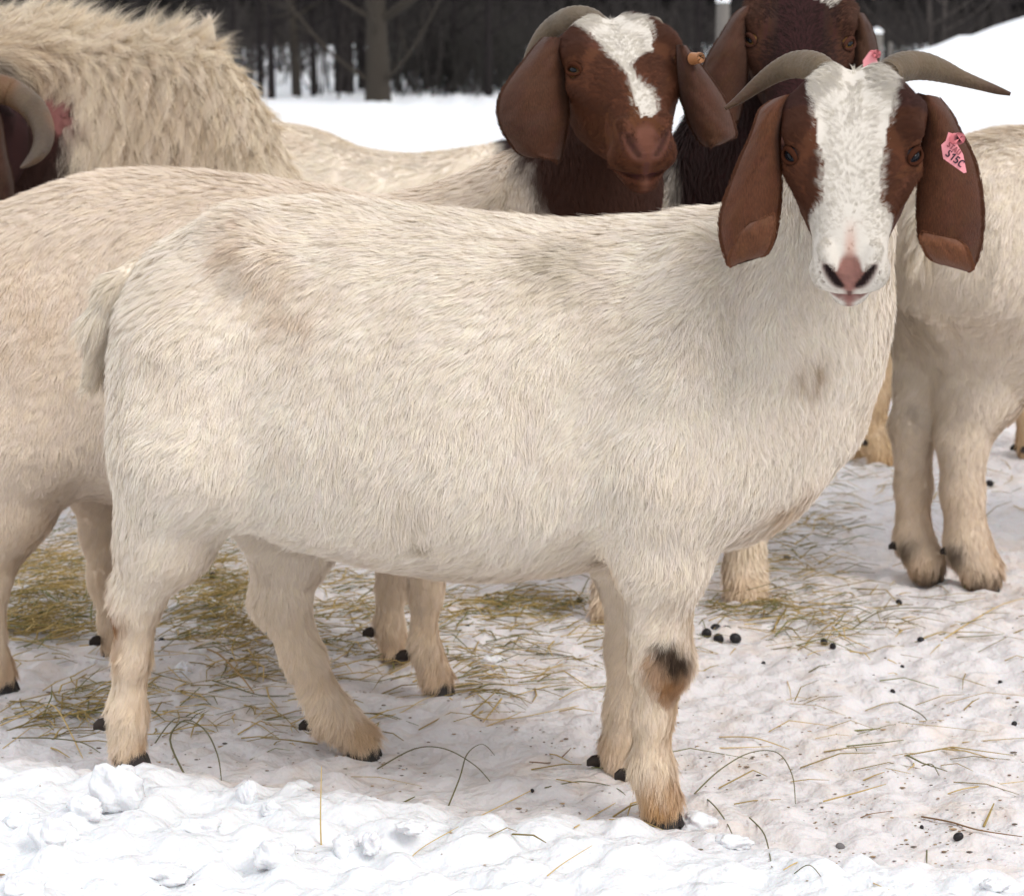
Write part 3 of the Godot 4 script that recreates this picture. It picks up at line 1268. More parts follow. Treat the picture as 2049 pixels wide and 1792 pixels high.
func _ready() -> void:
	rng.seed = 7
	nz.seed = 11
	nz.frequency = 0.01
	nz.fractal_octaves = 3
	nz2.seed = 23
	nz2.frequency = 0.01
	nz2.fractal_octaves = 2
	nzr.seed = 31
	nzr.frequency = 0.01
	nzr.noise_type = FastNoiseLite.TYPE_CELLULAR
	nzr.cellular_return_type = FastNoiseLite.RETURN_DISTANCE2_SUB
	nzr.fractal_type = FastNoiseLite.FRACTAL_NONE

	# --- camera, sky, sun, exposure
	var cam := Camera3D.new()
	cam.name = "camera"
	cam.position = EYE
	cam.rotation.x = -th
	var lens := CameraAttributesPhysical.new()
	lens.frustum_focal_length = 12.0 * F / 896.0
	lens.frustum_focus_distance = 2.97
	lens.exposure_aperture = 8.5
	lens.frustum_near = 0.05
	lens.frustum_far = 600.0
	cam.attributes = lens
	cam.fov = rad_to_deg(2.0 * atan(896.0 / F))
	cam.near = 0.05
	cam.far = 600.0
	add_child(cam)
	cam.current = true
	var we := WorldEnvironment.new()
	we.name = "environment"
	var env := Environment.new()
	env.background_mode = Environment.BG_SKY
	env.sky = Sky.new()
	var sky := ProceduralSkyMaterial.new()
	sky.sky_top_color = Color(0.93, 0.945, 0.97)
	sky.sky_horizon_color = Color(0.93, 0.935, 0.945)
	sky.sky_curve = 0.2
	sky.ground_bottom_color = Color(0.85, 0.85, 0.86)
	sky.ground_horizon_color = Color(0.9, 0.9, 0.91)
	sky.sky_energy_multiplier = 1.0
	env.sky.sky_material = sky
	env.tonemap_mode = Environment.TONE_MAPPER_LINEAR
	env.tonemap_exposure = 1.34
	env.sdfgi_enabled = true
	env.ssao_enabled = true
	env.ssil_enabled = true
	we.environment = env
	add_child(we)
	var sun := DirectionalLight3D.new()
	sun.name = "sun"
	sun.light_energy = 0.42
	sun.light_angular_distance = 25.0
	sun.light_color = Color(1.0, 0.975, 0.945)
	sun.shadow_enabled = true
	sun.sky_mode = DirectionalLight3D.SKY_MODE_LIGHT_ONLY
	sun.rotation_degrees = Vector3(-46, 46, 0)
	add_child(sun)

	# --- materials
	var grain := noise_tex(512, 0.02, 5, 3)
	M.snow = plain(Color(1, 1, 1), 0.75, true)
	M.snow.uv1_triplanar = true
	M.snow.uv1_world_triplanar = true
	M.snow.uv1_scale = Vector3.ONE * 3.0
	M.snow.heightmap_enabled = true
	M.snow.heightmap_texture = grain
	M.snow.heightmap_scale = 0.65
	M.snow.subsurf_scatter_enabled = true
	M.snow.subsurf_scatter_strength = 0.12
	M.skin = plain(Color(1, 1, 1), 0.85, true)
	M.ear = plain(Color(1, 1, 1), 0.7, true)
	var vel := Gradient.new()
	vel.set_color(0, Color(0.66, 0.64, 0.62))
	vel.set_color(1, Color(1.0, 1.0, 1.0))
	M.ear.albedo_texture = noise_tex(512, 0.035, 4, 17, vel)
	M.ear.uv1_triplanar = true
	M.ear.uv1_scale = Vector3(30, 6, 30)
	M.ear.heightmap_enabled = true
	M.ear.heightmap_texture = noise_tex(512, 0.06, 4, 19)
	M.ear.heightmap_scale = 0.06
	M.ear.rim_enabled = true
	M.ear.rim = 0.1
	M.ear.rim_tint = 0.7
	M.hair = plain(Color(1, 1, 1), 0.62, true)
	M.hair.backlight_enabled = true
	M.hair.backlight = Color(0.62, 0.62, 0.62)
	M.hair.metallic_specular = 0.3
	M.horny = plain(Color(1, 1, 1), 0.55, true)
	M.horn = plain(Color(1, 1, 1), 0.5, true)
	var rings := noise_tex(256, 0.03, 4, 9)
	M.horn.uv1_triplanar = true
	M.horn.uv1_scale = Vector3(20, 20, 20)
	M.horn.heightmap_enabled = true
	M.horn.heightmap_texture = rings
	M.horn.heightmap_scale = 0.12
	M.lid = plain(Color(1, 1, 1), 0.85, true)
	M.lid.metallic_specular = 0.15
	M.pink = plain(Color(0.42, 0.15, 0.14), 0.6)
	M.pupil = plain(Color(0.006, 0.006, 0.008), 0.1)
	M.bark = plain(Color(1, 1, 1), 0.9, true)
	M.bark.uv1_triplanar = true
	M.bark.uv1_scale = Vector3(3, 0.8, 3)
	M.bark.heightmap_enabled = true
	M.bark.heightmap_texture = rings
	M.bark.heightmap_scale = 2.0
	M.straw = plain(Color(1, 1, 1), 0.6, true)
	M.dung = plain(Color(1, 1, 1), 0.45, true)
	M.twig = plain(Color(1, 1, 1), 0.9, true)
	tuft_mesh = make_tuft(18, 0.0125, 0.3, 5)
	tuft_wavy = make_tuft(22, 0.0088, 0.3, 9, 0.5, 0.15)
	tuft_lock = make_tuft(13, 0.0115, 0.2, 21, 0.35, 0.05)
	tuft_stray = make_tuft(4, 0.009, 0.5, 12, 1.2)
	tuft_coarse = make_tuft(11, 0.024, 0.3, 6)

	make_ground()
	make_wood()
	make_main()
	make_second()
	make_woolly()
	make_far()
	make_dark_face()
	make_right()
	make_yearling()
	make_litter()


# ---------------------------------------------------------------- the white goat in front
func make_main() -> void:
	var g := goat("goat", "large white goat in front, side on, brown ears and white blaze, looking at the camera", deg_to_rad(14), Vector3.ZERO, 0.0105)
	var o := at(950, 1560, 3.17)
	o.y = 0.0
	g.xf.origin = o
	g.node.transform = g.xf
	g.inv = g.xf.affine_inverse()
	g.flesh.inset = 0.011
	trunk_px(g, [[262, 640, 860, 0.05], [270, 575, 930, 0.09], [292, 520, 980, 0.13], [340, 466, 1005, 0.165], [420, 424, 1025, 0.19], [490, 398, 1045, 0.197], [570, 380, 1075, 0.205], [700, 382, 1120, 0.22], [850, 401, 1150, 0.235], [1000, 417, 1162, 0.245], [1150, 427, 1148, 0.235], [1280, 417, 1125, 0.21], [1400, 397, 1112, 0.185], [1500, 395, 1098, 0.165], [1570, 425, 1060, 0.15], [1620, 510, 1010, 0.125], [1655, 600, 940, 0.09], [1675, 680, 870, 0.05]])
	var j := func(px: float, py: float, z: float, r: float) -> Array: return [loc(g, px, py, z), r]
	# neck, thick at the chest
	chain(g, [[loc(g, 1470, 760, 0.0), 0.165], [loc(g, 1562, 660, 0.01), 0.12], [loc(g, 1640, 460, 0.03), 0.08], [loc(g, 1690, 300, 0.04), 0.068]], [0.08, 0.06, 0.05])
	chain(g, [[loc(g, 1605, 800, 0.0), 0.085], [loc(g, 1668, 620, 0.03), 0.058], [loc(g, 1705, 470, 0.05), 0.048]], [0.07, 0.05])
	# near hind, far hind, near fore, far fore
	leg(g, [j.call(402, 720, 0.108, 0.115), j.call(382, 900, 0.135, 0.102), j.call(332, 1070, 0.13, 0.068), j.call(274, 1190, 0.12, 0.044), j.call(264, 1310, 0.115, 0.0315), j.call(254, 1425, 0.115, 0.0335), j.call(256, 1488, 0.115, 0.034)], [0.05, 0.05, 0.035, 0.02], Vector3(1, 0, 0.1), 0.062)
	leg(g, [j.call(430, 760, -0.09, 0.115), j.call(560, 950, -0.115, 0.1), j.call(585, 1080, -0.12, 0.064), j.call(560, 1195, -0.12, 0.049), j.call(605, 1310, -0.12, 0.036), j.call(664, 1428, -0.12, 0.037), j.call(722, 1476, -0.12, 0.036)], [0.07, 0.06, 0.035, 0.02], Vector3(1, 0, 0.1), 0.066)
	leg(g, [j.call(1345, 780, 0.1, 0.12), j.call(1345, 950, 0.135, 0.1), j.call(1325, 1110, 0.138, 0.066), j.call(1316, 1230, 0.128, 0.047), j.call(1324, 1318, 0.122, 0.047), j.call(1307, 1425, 0.118, 0.0325), j.call(1302, 1530, 0.118, 0.0345), j.call(1322, 1600, 0.12, 0.038)], [0.05, 0.03, 0.03, 0.02], Vector3(0.9, 0, 0.45), 0.066)
	leg(g, [j.call(1300, 900, -0.09, 0.11), j.call(1290, 1100, -0.11, 0.07), j.call(1270, 1300, -0.11, 0.046), j.call(1250, 1410, -0.11, 0.033), j.call(1240, 1500, -0.11, 0.034), j.call(1258, 1560, -0.11, 0.036)], [0.06, 0.05, 0.02], Vector3(1, 0, 0.2), 0.062)
	g.flesh.bone(loc(g, 264, 1172, 0.12), loc(g, 238, 1150, 0.12), 0.03, 0.017, 0.015)   # point of the hock
	g.flesh.bone(loc(g, 556, 1185, -0.12), loc(g, 520, 1165, -0.12), 0.034, 0.018, 0.015)
	g.flesh.bone(loc(g, 1340, 1300, 0.135), loc(g, 1348, 1334, 0.132), 0.033, 0.03, 0.012)   # knee cap
	g.flesh.bone(loc(g, 480, 985, 0.15), loc(g, 610, 1062, 0.1), 0.034, 0.02, 0.03)      # flank fold
	g.flesh.bone(loc(g, 470, 480, 0.08), loc(g, 520, 530, 0.145), 0.04, 0.035, 0.06)      # hip bone
	g.flesh.bone(loc(g, 1400, 520, 0.12), loc(g, 1360, 720, 0.165), 0.045, 0.06, 0.04)   # shoulder blade
	g.flesh.bone(loc(g, 1500, 820, 0.12), loc(g, 1440, 900, 0.15), 0.07, 0.06, 0.04)     # point of the shoulder
	g.top = 0.745
	g.belly = loc(g, 1000, 1160).y + 0.04
	g.shoulder = loc(g, 1380, 700).x
	var tan2 := Color(0.52, 0.33, 0.18)
	g.spots = [
		[loc(g, 480, 500, 0.15), 0.1, Color(0.7, 0.54, 0.4), 0.95, 0.7], [loc(g, 590, 620, 0.2), 0.075, Color(0.68, 0.53, 0.4), 0.95, 0.6], [loc(g, 545, 565, 0.18), 0.08, Color(0.74, 0.6, 0.46), 0.95, 0.5],
		[loc(g, 1130, 510, 0.14), 0.075, Color(0.5, 0.42, 0.31), 0.9, 0.75], [loc(g, 1180, 560, 0.18), 0.06, Color(0.6, 0.52, 0.42), 0.9, 0.5],
		[loc(g, 1618, 740, 0.12), 0.042, Color(0.42, 0.29, 0.17), 0.8, 0.75], [loc(g, 860, 1075, 0.2), 0.03, Color(0.42, 0.33, 0.2), 0.9, 0.75], [loc(g, 820, 1020, 0.22), 0.028, Color(0.5, 0.4, 0.28), 0.9, 0.6],
		[loc(g, 1345, 1335, 0.165), 0.046, Color(0.36, 0.17, 0.06), 0.5, 0.75], [loc(g, 1355, 1385, 0.15), 0.034, Color(0.42, 0.2, 0.07), 0.5, 0.8], [loc(g, 1338, 1296, 0.168), 0.019, Color(0.035, 0.02, 0.012), 0.45, 0.9], [loc(g, 1362, 1318, 0.16), 0.024, Color(0.035, 0.02, 0.012), 0.45, 0.95],
		[loc(g, 218, 1225, 0.13), 0.056, Color(0.4, 0.18, 0.06), 0.8, 0.9], [loc(g, 216, 1300, 0.13), 0.045, Color(0.5, 0.28, 0.12), 0.8, 0.7], [loc(g, 495, 1195, -0.12), 0.035, Color(0.4, 0.2, 0.07), 0.8, 0.7],
		[loc(g, 300, 1500, 0.12), 0.035, Color(0.55, 0.3, 0.1), 0.8, 0.6], [loc(g, 740, 1460, -0.1), 0.05, Color(0.55, 0.33, 0.13), 0.8, 0.6], [loc(g, 1320, 1590, 0.14), 0.05, Color(0.55, 0.29, 0.09), 0.9, 0.75],
		[loc(g, 1600, 1040, 0.06), 0.09, Color(0.68, 0.48, 0.28), 0.9, 0.6], [loc(g, 1230, 1140, 0.15), 0.04, Color(0.66, 0.42, 0.2), 0.8, 0.6], [loc(g, 270, 820, 0.1), 0.09, tan2.lerp(g.white, 0.5), 0.9, 0.5],
	]
	var mid := at(1706, 291, 2.79)
	var hd := add_head(g, "blaze", mid, EYE - mid, deg_to_rad(57), 0.0, 1.0, 0.0031, Color(0.02, 0.022, 0.028))
	settle(g)
	grow(g, 7.0)
	grow(g, 0.8, false, 0.8, g.V, g.N, g.I, g.C, g.W, "locks", 0.0, tuft_lock, 1.3)
	grow(g, 0.5, false, 1.0, g.V, g.N, g.I, g.C, g.W, "stray_hair", 0.12, tuft_stray)
	var k := 1.0 / 2.931
	var hl := [[740, 440, 0, 80], [690, 400, 20, 86], [620, 378, 45, 84], [530, 385, 70, 76], [430, 430, 85, 62], [330, 500, 95, 46], [230, 580, 95, 28], [145, 636, 90, 11]]
	var hr := [[1090, 440, 0, 80], [1140, 408, 20, 86], [1220, 385, 45, 86], [1310, 388, 60, 80], [1420, 418, 80, 66], [1530, 458, 90, 48], [1650, 498, 95, 34], [1740, 528, 95, 25], [1818, 551, 90, 11]]
	for side in [hl, hr]:
		var pts := []
		for q in side:
			pts.append([inl(g, 1402 + q[0] * k, q[1] * k, 2.86 + q[2] * 0.001), q[3] * k * 2.9 * 1.01 / F])
		horn(g, pts, [Color(0.118, 0.084, 0.052), Color(0.07, 0.038, 0.024)])
	var brown := Color(0.125, 0.043, 0.0185)
	var inner := Color(0.175, 0.066, 0.03)
	ear(g, lay(g, [[420, 590, 560, 540], [350, 640, 510, 610], [325, 700, 480, 700], [290, 800, 465, 820], [225, 940, 475, 960], [165, 1090, 478, 1110], [120, 1220, 468, 1230], [105, 1330, 458, 1310], [122, 1440, 435, 1405], [150, 1535, 395, 1485], [175, 1562, 350, 1500], [160, 1520, 392, 1478], [200, 1420, 430, 1400], [240, 1355, 440, 1310], [290, 1310, 432, 1256]], k, 1402, 0, [2.84, 2.825, 2.815, 2.81, 2.805, 2.8, 2.795, 2.79, 2.785, 2.778, 2.758, 2.738, 2.728, 2.728, 2.738]), brown, inner, 10, 0.012)
	ear(g, lay(g, [[1270, 545, 1400, 575], [1300, 640, 1475, 665], [1310, 750, 1525, 765], [1288, 880, 1588, 880], [1275, 1000, 1632, 1000], [1268, 1150, 1657, 1150], [1268, 1300, 1665, 1310], [1285, 1420, 1652, 1440], [1345, 1505, 1618, 1545], [1420, 1545, 1575, 1590], [1345, 1515, 1605, 1570], [1300, 1450, 1590, 1500], [1283, 1395, 1555, 1440], [1300, 1362, 1500, 1405]], k, 1402, 0, [2.84, 2.825, 2.815, 2.81, 2.805, 2.8, 2.795, 2.79, 2.783, 2.765, 2.742, 2.728, 2.726, 2.737]), brown * 0.85, inner, 9, 0.012)
	# pink ear tag with hand lettering
	ear_tag(g, [[1455, 775], [1500, 790], [1508, 850], [1540, 905], [1560, 1010], [1545, 1015], [1425, 930], [1413, 850], [1440, 825]], Vector2(1520, 812), 2.728, true)
	tail(g, [[loc(g, 276, 546, 0.03), 0.02], [loc(g, 234, 578, 0.05), 0.021], [loc(g, 202, 645, 0.055), 0.019], [loc(g, 192, 745, 0.05), 0.01]], 0.036)
	var teat := Tri.new()
	tube(teat, PackedVector3Array([loc(g, 512, 1010, 0.05), loc(g, 510, 1035, 0.05), loc(g, 507, 1050, 0.05)]), PackedFloat32Array([0.009, 0.008, 0.003]), 8, Color(0.3, 0.12, 0.1))
	part("teat", done(teat), M.lid, g.node)


func ear_tag(g: Goat, outline: Array, stud: Vector2, d: float, lettered: bool) -> void:
	var k := 1.0 / 2.931
	var pink := Color(0.74, 0.29, 0.31)
	var pts := PackedVector2Array()
	for q in outline:
		pts.append(Vector2(q[0], q[1]))
	var tri := Geometry2D.triangulate_polygon(pts)
	var t := Tri.new()
	var fr := []
	for q in pts:
		fr.append(inl(g, 1402 + q.x * k, q.y * k, d + 0.006 * (q.y - 800.0) / 200.0))
	var nn: Vector3 = g.inv.basis * Vector3(0.1, 0.0, 1.0).normalized()
	for side in 2:
		for q in fr:
			t.v.append(q + nn * (0.001 if side == 0 else -0.001))
			t.n.append(nn * (1.0 if side == 0 else -1.0))
			t.c.append(pink)
	var m := pts.size()
	for i in range(0, tri.size(), 3):
		var a := tri[i]
		var b := tri[i + 1]
		var c := tri[i + 2]
		var flip: bool = ((fr[b] - fr[a]) as Vector3).cross(fr[c] - fr[a]).dot(nn) > 0.0
		t.i.append_array(PackedInt32Array([a, c, b, a + m, b + m, c + m] if flip else [a, b, c, a + m, c + m, b + m]))
	for i in m:
		var a := i
		var b := (i + 1) % m
		var o := t.v.size()
		var en: Vector3 = ((fr[b] - fr[a]) as Vector3).cross(nn).normalized()
		for q in [t.v[a], t.v[b], t.v[a + m], t.v[b + m]]:
			t.v.append(q)
			t.n.append(en)
			t.c.append(pink)
		t.i.append_array(PackedInt32Array([o, o + 1, o + 2, o + 1, o + 3, o + 2]))
	var tg := part("ear_tag", done(t), plain(Color.WHITE, 0.45, true), g.node)
	var s := Tri.new()
	var c0 := inl(g, 1402 + (stud.x - 30) * k, stud.y * k, d)
	var c1 := inl(g, 1402 + stud.x * k, stud.y * k, d - 0.02)
	tube(s, PackedVector3Array([c0, c0.lerp(c1, 0.75), c0.lerp(c1, 0.76), c1, c1]), PackedFloat32Array([0.0062, 0.0052, 0.0066, 0.0066, 0.0042]), 14, Color(0.7, 0.2, 0.22))
	part("stud", done(s), plain(Color.WHITE, 0.45, true), tg)
	if lettered:
		for w in [["STAU", 1487, 872, 0.0062, Color(0.28, 0.09, 0.1)], ["S15C", 1492, 930, 0.0086, Color(0.035, 0.02, 0.03)]]:
			var tm := TextMesh.new()
			tm.text = w[0]
			tm.font_size = 64
			tm.pixel_size = float(w[3]) / 46.0
			tm.depth = 0.0006
			var fo := SystemFont.new()
			fo.font_names = PackedStringArray(["Droid Sans"])
			fo.font_weight = 700
			tm.font = fo
			var l := part("lettering", tm, plain(w[4], 0.6), tg, inl(g, 1402 + w[1] * k, w[2] * k, d + 0.006 * (w[2] - 800.0) / 200.0) + nn * 0.0016)
			var ex: Vector3 = ((inl(g, 1402 + 1540 * k, 965 * k, d) - inl(g, 1402 + 1440 * k, 885 * k, d))).normalized()
			ex = (ex - nn * ex.dot(nn)).normalized()
			l.basis = Basis(ex * 0.88, nn.cross(ex), nn)


# ---------------------------------------------------------------- the goat behind it, brown head turned to the camera
func make_second() -> void:
	var g := goat("goat", "white goat behind the front one, brown head and neck with a jagged white blaze", deg_to_rad(4), Vector3.ZERO, 0.013)
	var o := at(450, 1390, 3.79)
	o.y = 0.0
	g.xf.origin = o
	g.node.transform = g.xf
	g.inv = g.xf.affine_inverse()
	g.flesh.inset = 0.011
	trunk_px(g, [[-85, 560, 780, 0.05], [-72, 470, 850, 0.1], [-40, 425, 900, 0.14], [20, 388, 960, 0.175], [110, 352, 990, 0.19], [220, 324, 1015, 0.2], [350, 323, 1040, 0.215], [500, 336, 1060, 0.225], [650, 359, 1065, 0.23], [760, 377, 1055, 0.22], [860, 362, 1040, 0.205], [950, 343, 1030, 0.185], [1030, 350, 1000, 0.165], [1100, 420, 950, 0.13], [1150, 540, 860, 0.07]])
	chain(g, [[loc(g, 960, 600), 0.16], [loc(g, 1080, 480, 0.01), 0.125], [loc(g, 1180, 350, 0.05), 0.098], [loc(g, 1225, 220, 0.08), 0.08]], [0.08, 0.06, 0.05])
	chain(g, [[loc(g, 1090, 620), 0.09], [loc(g, 1220, 420, 0.06), 0.06], [loc(g, 1250, 300, 0.1), 0.05]], [0.07, 0.05])
	var j := func(px: float, py: float, z: float, r: float) -> Array: return [loc(g, px, py, z), r]
	leg(g, [j.call(60, 700, 0.09, 0.12), j.call(40, 880, 0.115, 0.1), j.call(20, 1020, 0.12, 0.068), j.call(-25, 1160, 0.12, 0.042), j.call(-20, 1260, 0.12, 0.031), j.call(-18, 1310, 0.12, 0.031), j.call(0, 1345, 0.12, 0.036)], [0.07, 0.05, 0.035, 0.02], Vector3.RIGHT, 0.06)
	leg(g, [j.call(140, 720, -0.08, 0.12), j.call(190, 930, -0.1, 0.058), j.call(200, 1060, -0.11, 0.04), j.call(205, 1160, -0.11, 0.03), j.call(222, 1260, -0.11, 0.025), j.call(225, 1300, -0.11, 0.03)], [0.07, 0.05, 0.02], Vector3.RIGHT, 0.06)
	leg(g, [j.call(850, 800, 0.09, 0.12), j.call(860, 1000, 0.11, 0.07), j.call(852, 1180, 0.11, 0.034), j.call(848, 1290, 0.11, 0.031), j.call(872, 1350, 0.11, 0.036)], [0.06, 0.05, 0.02], Vector3(1, 0, 0.3), 0.062)
	leg(g, [j.call(830, 800, -0.09, 0.11), j.call(800, 1000, -0.1, 0.06), j.call(782, 1180, -0.1, 0.032), j.call(778, 1245, -0.1, 0.031), j.call(788, 1285, -0.1, 0.035)], [0.06, 0.05, 0.02], Vector3(1, 0, 0.3), 0.06)
	g.top = 0.79
	g.white = Color(0.9, 0.79, 0.675)
	g.belly = 0.36
	g.shoulder = loc(g, 880, 700).x
	var dk := Color(0.07, 0.028, 0.018)
	g.spots = [[loc(g, 1240, 330, 0.05), 0.17, dk, 0.16, 1.0], [loc(g, 1260, 480, 0.0), 0.19, dk, 0.16, 1.0], [loc(g, 1250, 250, 0.05), 0.14, dk, 0.2, 1.0], [loc(g, 1010, 410, 0.1), 0.06, Color(0.6, 0.47, 0.3), 0.9, 0.6], [loc(g, 40, 640, 0.16), 0.2, Color(0.74, 0.58, 0.43), 0.9, 0.5], [loc(g, 130, 980, -0.1), 0.1, Color(0.6, 0.45, 0.3), 0.9, 0.5]]
	var mid := at(1251, 119, 3.42)
	add_head(g, "half_blaze", mid, Vector3(0.16, 0, 1), deg_to_rad(31), deg_to_rad(4), 1.06, 0.0033, Color(0.09, 0.045, 0.015))
	settle(g)
	grow(g, 5.5)
	grow(g, 0.6, false, 0.8, g.V, g.N, g.I, g.C, g.W, "locks", 0.0, tuft_lock, 1.3)
	grow(g, 0.4, false, 1.0, g.V, g.N, g.I, g.C, g.W, "stray_hair", 0.12, tuft_stray)
	var k := 0.2798
	var pts := []
	for q in [[960, 330, 0.08, 60], [870, 190, 0.08, 80], [780, 130, 0.09, 84], [680, 125, 0.09, 82], [580, 165, 0.12, 78], [490, 240, 0.14, 72], [420, 340, 0.15, 62], [370, 450, 0.15, 50], [350, 560, 0.14, 34], [350, 640, 0.12, 12]]:
		pts.append([inl(g, 955.5 + q[0] * k, q[1] * k, 3.46 + q[2]), q[3] * k * 3.5 / F])
	horn(g, pts, [Color(0.13, 0.1, 0.07), Color(0.09, 0.06, 0.04)])
	pts = []
	for q in [[1180, 330, 0.1, 50], [1225, 220, 0.12, 62], [1262, 180, 0.13, 64], [1290, 230, 0.16, 56], [1300, 320, 0.19, 40], [1300, 400, 0.2, 14]]:
		pts.append([inl(g, 955.5 + q[0] * k, q[1] * k, 3.48 + q[2]), q[3] * k * 3.5 / F])
	horn(g, pts, [Color(0.13, 0.1, 0.07), Color(0.09, 0.06, 0.04)])
	var br := Color(0.09, 0.035, 0.018)
	ear(g, lay(g, [[470, 270, 620, 270], [400, 340, 635, 360], [330, 430, 640, 450], [235, 550, 648, 570], [155, 680, 655, 700], [138, 800, 655, 830], [160, 905, 642, 930], [220, 1010, 622, 1040], [290, 1095, 603, 1122], [370, 1120, 592, 1146]], k, 955.5, 0, [3.46, 3.45, 3.44, 3.43, 3.42, 3.415, 3.41, 3.41, 3.41, 3.41]), br, br, 99, 0.022, 0.0035, 0.007)
	ear(g, lay(g, [[1425, 320, 1490, 330], [1425, 440, 1590, 455], [1430, 560, 1670, 560], [1445, 680, 1755, 680], [1475, 780, 1812, 800], [1505, 870, 1843, 900], [1550, 960, 1853, 970], [1600, 1025, 1790, 1005], [1640, 1045, 1720, 1035]], k, 955.5, 0, [3.4, 3.4, 3.395, 3.39, 3.385, 3.38, 3.38, 3.38, 3.38]), br, br, 99, 0.02, 0.0035, 0.007)
	var s := Tri.new()
	var c0 := inl(g, 955.5 + 1540 * k, 420 * k, 3.38)
	var c1 := inl(g, 955.5 + 1600 * k, 412 * k, 3.365)
	tube(s, PackedVector3Array([c0, c0.lerp(c1, 0.75), c0.lerp(c1, 0.76), c1, c1]), PackedFloat32Array([0.009, 0.007, 0.008, 0.007, 0.0035]), 14, Color(0.34, 0.15, 0.065))
	part("ear_stud", done(s), plain(Color.WHITE, 0.45, true), g.node)
	var ud := Tri.new()
	tube(ud, PackedVector3Array([loc(g, 190, 885, -0.02), loc(g, 182, 903, -0.02), loc(g, 174, 921, -0.02)]), PackedFloat32Array([0.007, 0.007, 0.006]), 8, Color(0.045, 0.025, 0.022))
	part("teat", done(ud), M.lid, g.node)
	tail(g, [[loc(g, -70, 470), 0.018], [loc(g, -95, 540), 0.014], [loc(g, -105, 600), 0.008]], 0.06)


# ---------------------------------------------------------------- the shaggy buck at the left
func make_woolly() -> void:
	var g := goat("goat", "shaggy cream buck at the left with rippled wool and a thick curled horn", deg_to_rad(152), Vector3.ZERO, 0.014)
	var o := at(270, 1060, 4.95)
	o.y = 0.0
	g.xf.origin = o
	g.node.transform = g.xf
	g.inv = g.xf.affine_inverse()
	g.flesh.inset = 0.01
	g.flesh.ridge = 0.016
	# far plane stations: x runs from rump (right in the picture) to chest
	trunk_px(g, [[566, 420, 560, 0.07], [552, 300, 640, 0.12], [530, 235, 690, 0.16], [490, 168, 720, 0.19], [440, 108, 740, 0.205], [390, 72, 750, 0.215], [330, 58, 760, 0.225], [250, 66, 770, 0.235], [180, 42, 770, 0.24], [100, 26, 770, 0.235], [20, 28, 760, 0.21], [-60, 60, 730, 0.18], [-120, 130, 690, 0.13], [-150, 260, 600, 0.06]])
	chain(g, [[loc(g, 60, 330), 0.2], [loc(g, -20, 260, -0.06), 0.15], [loc(g, -60, 240, -0.12), 0.12]], [0.1, 0.08])
	for sd in [-1.0, 1.0]:
		leg(g, [[Vector3(0.28, 0.62, 0.13 * sd), 0.13], [Vector3(0.29, 0.42, 0.14 * sd), 0.09], [Vector3(0.29, 0.27, 0.13 * sd), 0.055], [Vector3(0.285, 0.11, 0.13 * sd), 0.042], [Vector3(0.3, 0.035, 0.13 * sd), 0.045]], [0.06, 0.05, 0.02], Vector3.RIGHT, 0.075)
		leg(g, [[Vector3(-0.25, 0.62, 0.12 * sd), 0.14], [Vector3(-0.22, 0.46, 0.14 * sd), 0.11], [Vector3(-0.31, 0.31, 0.13 * sd), 0.058], [Vector3(-0.3, 0.11, 0.13 * sd), 0.043], [Vector3(-0.28, 0.035, 0.13 * sd), 0.046]], [0.06, 0.05, 0.02], Vector3.RIGHT, 0.075)
	g.top = 1.05
	g.belly = 0.4
	g.shoulder = 0.3
	g.hair = 0.056
	g.wavy = true
	g.leg_hair = 0.022
	g.white = Color(0.92, 0.81, 0.67)
	g.spots = [[loc(g, 60, 115, -0.2), 0.16, Color(0.5, 0.32, 0.17), 0.9, 0.7], [loc(g, 110, 165, -0.2), 0.09, Color(0.3, 0.18, 0.1), 0.8, 0.7], [loc(g, 320, 250, -0.22), 0.27, Color(0.6, 0.46, 0.335), 0.9, 0.75], [loc(g, 40, 345, -0.15), 0.13, Color(0.05, 0.02, 0.015), 0.25, 0.95], [loc(g, -50, 300, -0.15), 0.19, Color(0.04, 0.016, 0.012), 0.25, 1.0], [loc(g, 112, 225, -0.2), 0.06, Color(0.2, 0.083, 0.076), 0.4, 0.95, 0.1], [loc(g, 112, 225, -0.24), 0.06, Color(0.2, 0.083, 0.076), 0.4, 0.95, 0.1]]
	var mid := at(-105, 262, 4.5)
	add_head(g, "black", mid, Vector3(-0.55, 0, 1), deg_to_rad(40), deg_to_rad(-5), 1.2, 0.006, Color(0.08, 0.04, 0.015), Color(0.05, 0.02, 0.015))
	settle(g)
	grow(g, 7.0, false, 0.7, g.V, g.N, g.I, g.C, g.W, "fur", -0.09, tuft_wavy)
	var k := 1.0 / 5.628
	var pts := []
	for q in [[-330, 420, 0.0, 130], [-230, 330, 0.0, 160], [-110, 285, 0.0, 168], [20, 290, 0.0, 165], [150, 335, 0.0, 155], [280, 420, -0.02, 150], [390, 530, -0.04, 142], [465, 670, -0.06, 130], [490, 800, -0.08, 120], [465, 930, -0.1, 104], [395, 1040, -0.12, 78], [305, 1120, -0.13, 46], [228, 1172, -0.14, 14]]:
		pts.append([inl(g, q[0] * k, 127.4 + q[1] * k, 4.45 + q[2]), q[3] * k * 4.45 / F])
	horn(g, pts, [Color(0.1, 0.068, 0.043), Color(0.065, 0.048, 0.037), Color(0.14, 0.072, 0.036)])
	ear(g, lay(g, [[-260, 500, 0, 560], [-230, 640, 20, 660], [-200, 800, 40, 790], [-180, 950, 60, 930], [-170, 1100, 90, 1080], [-160, 1240, 130, 1230], [-140, 1380, 160, 1380], [-100, 1500, 150, 1490], [-40, 1560, 100, 1550]], k, 0, 127.4, [4.42, 4.41, 4.4, 4.39, 4.38, 4.37, 4.37, 4.37, 4.37]), Color(0.06, 0.025, 0.013), Color(0.06, 0.025, 0.013), 99, 0.02, 0.004, 0.008)
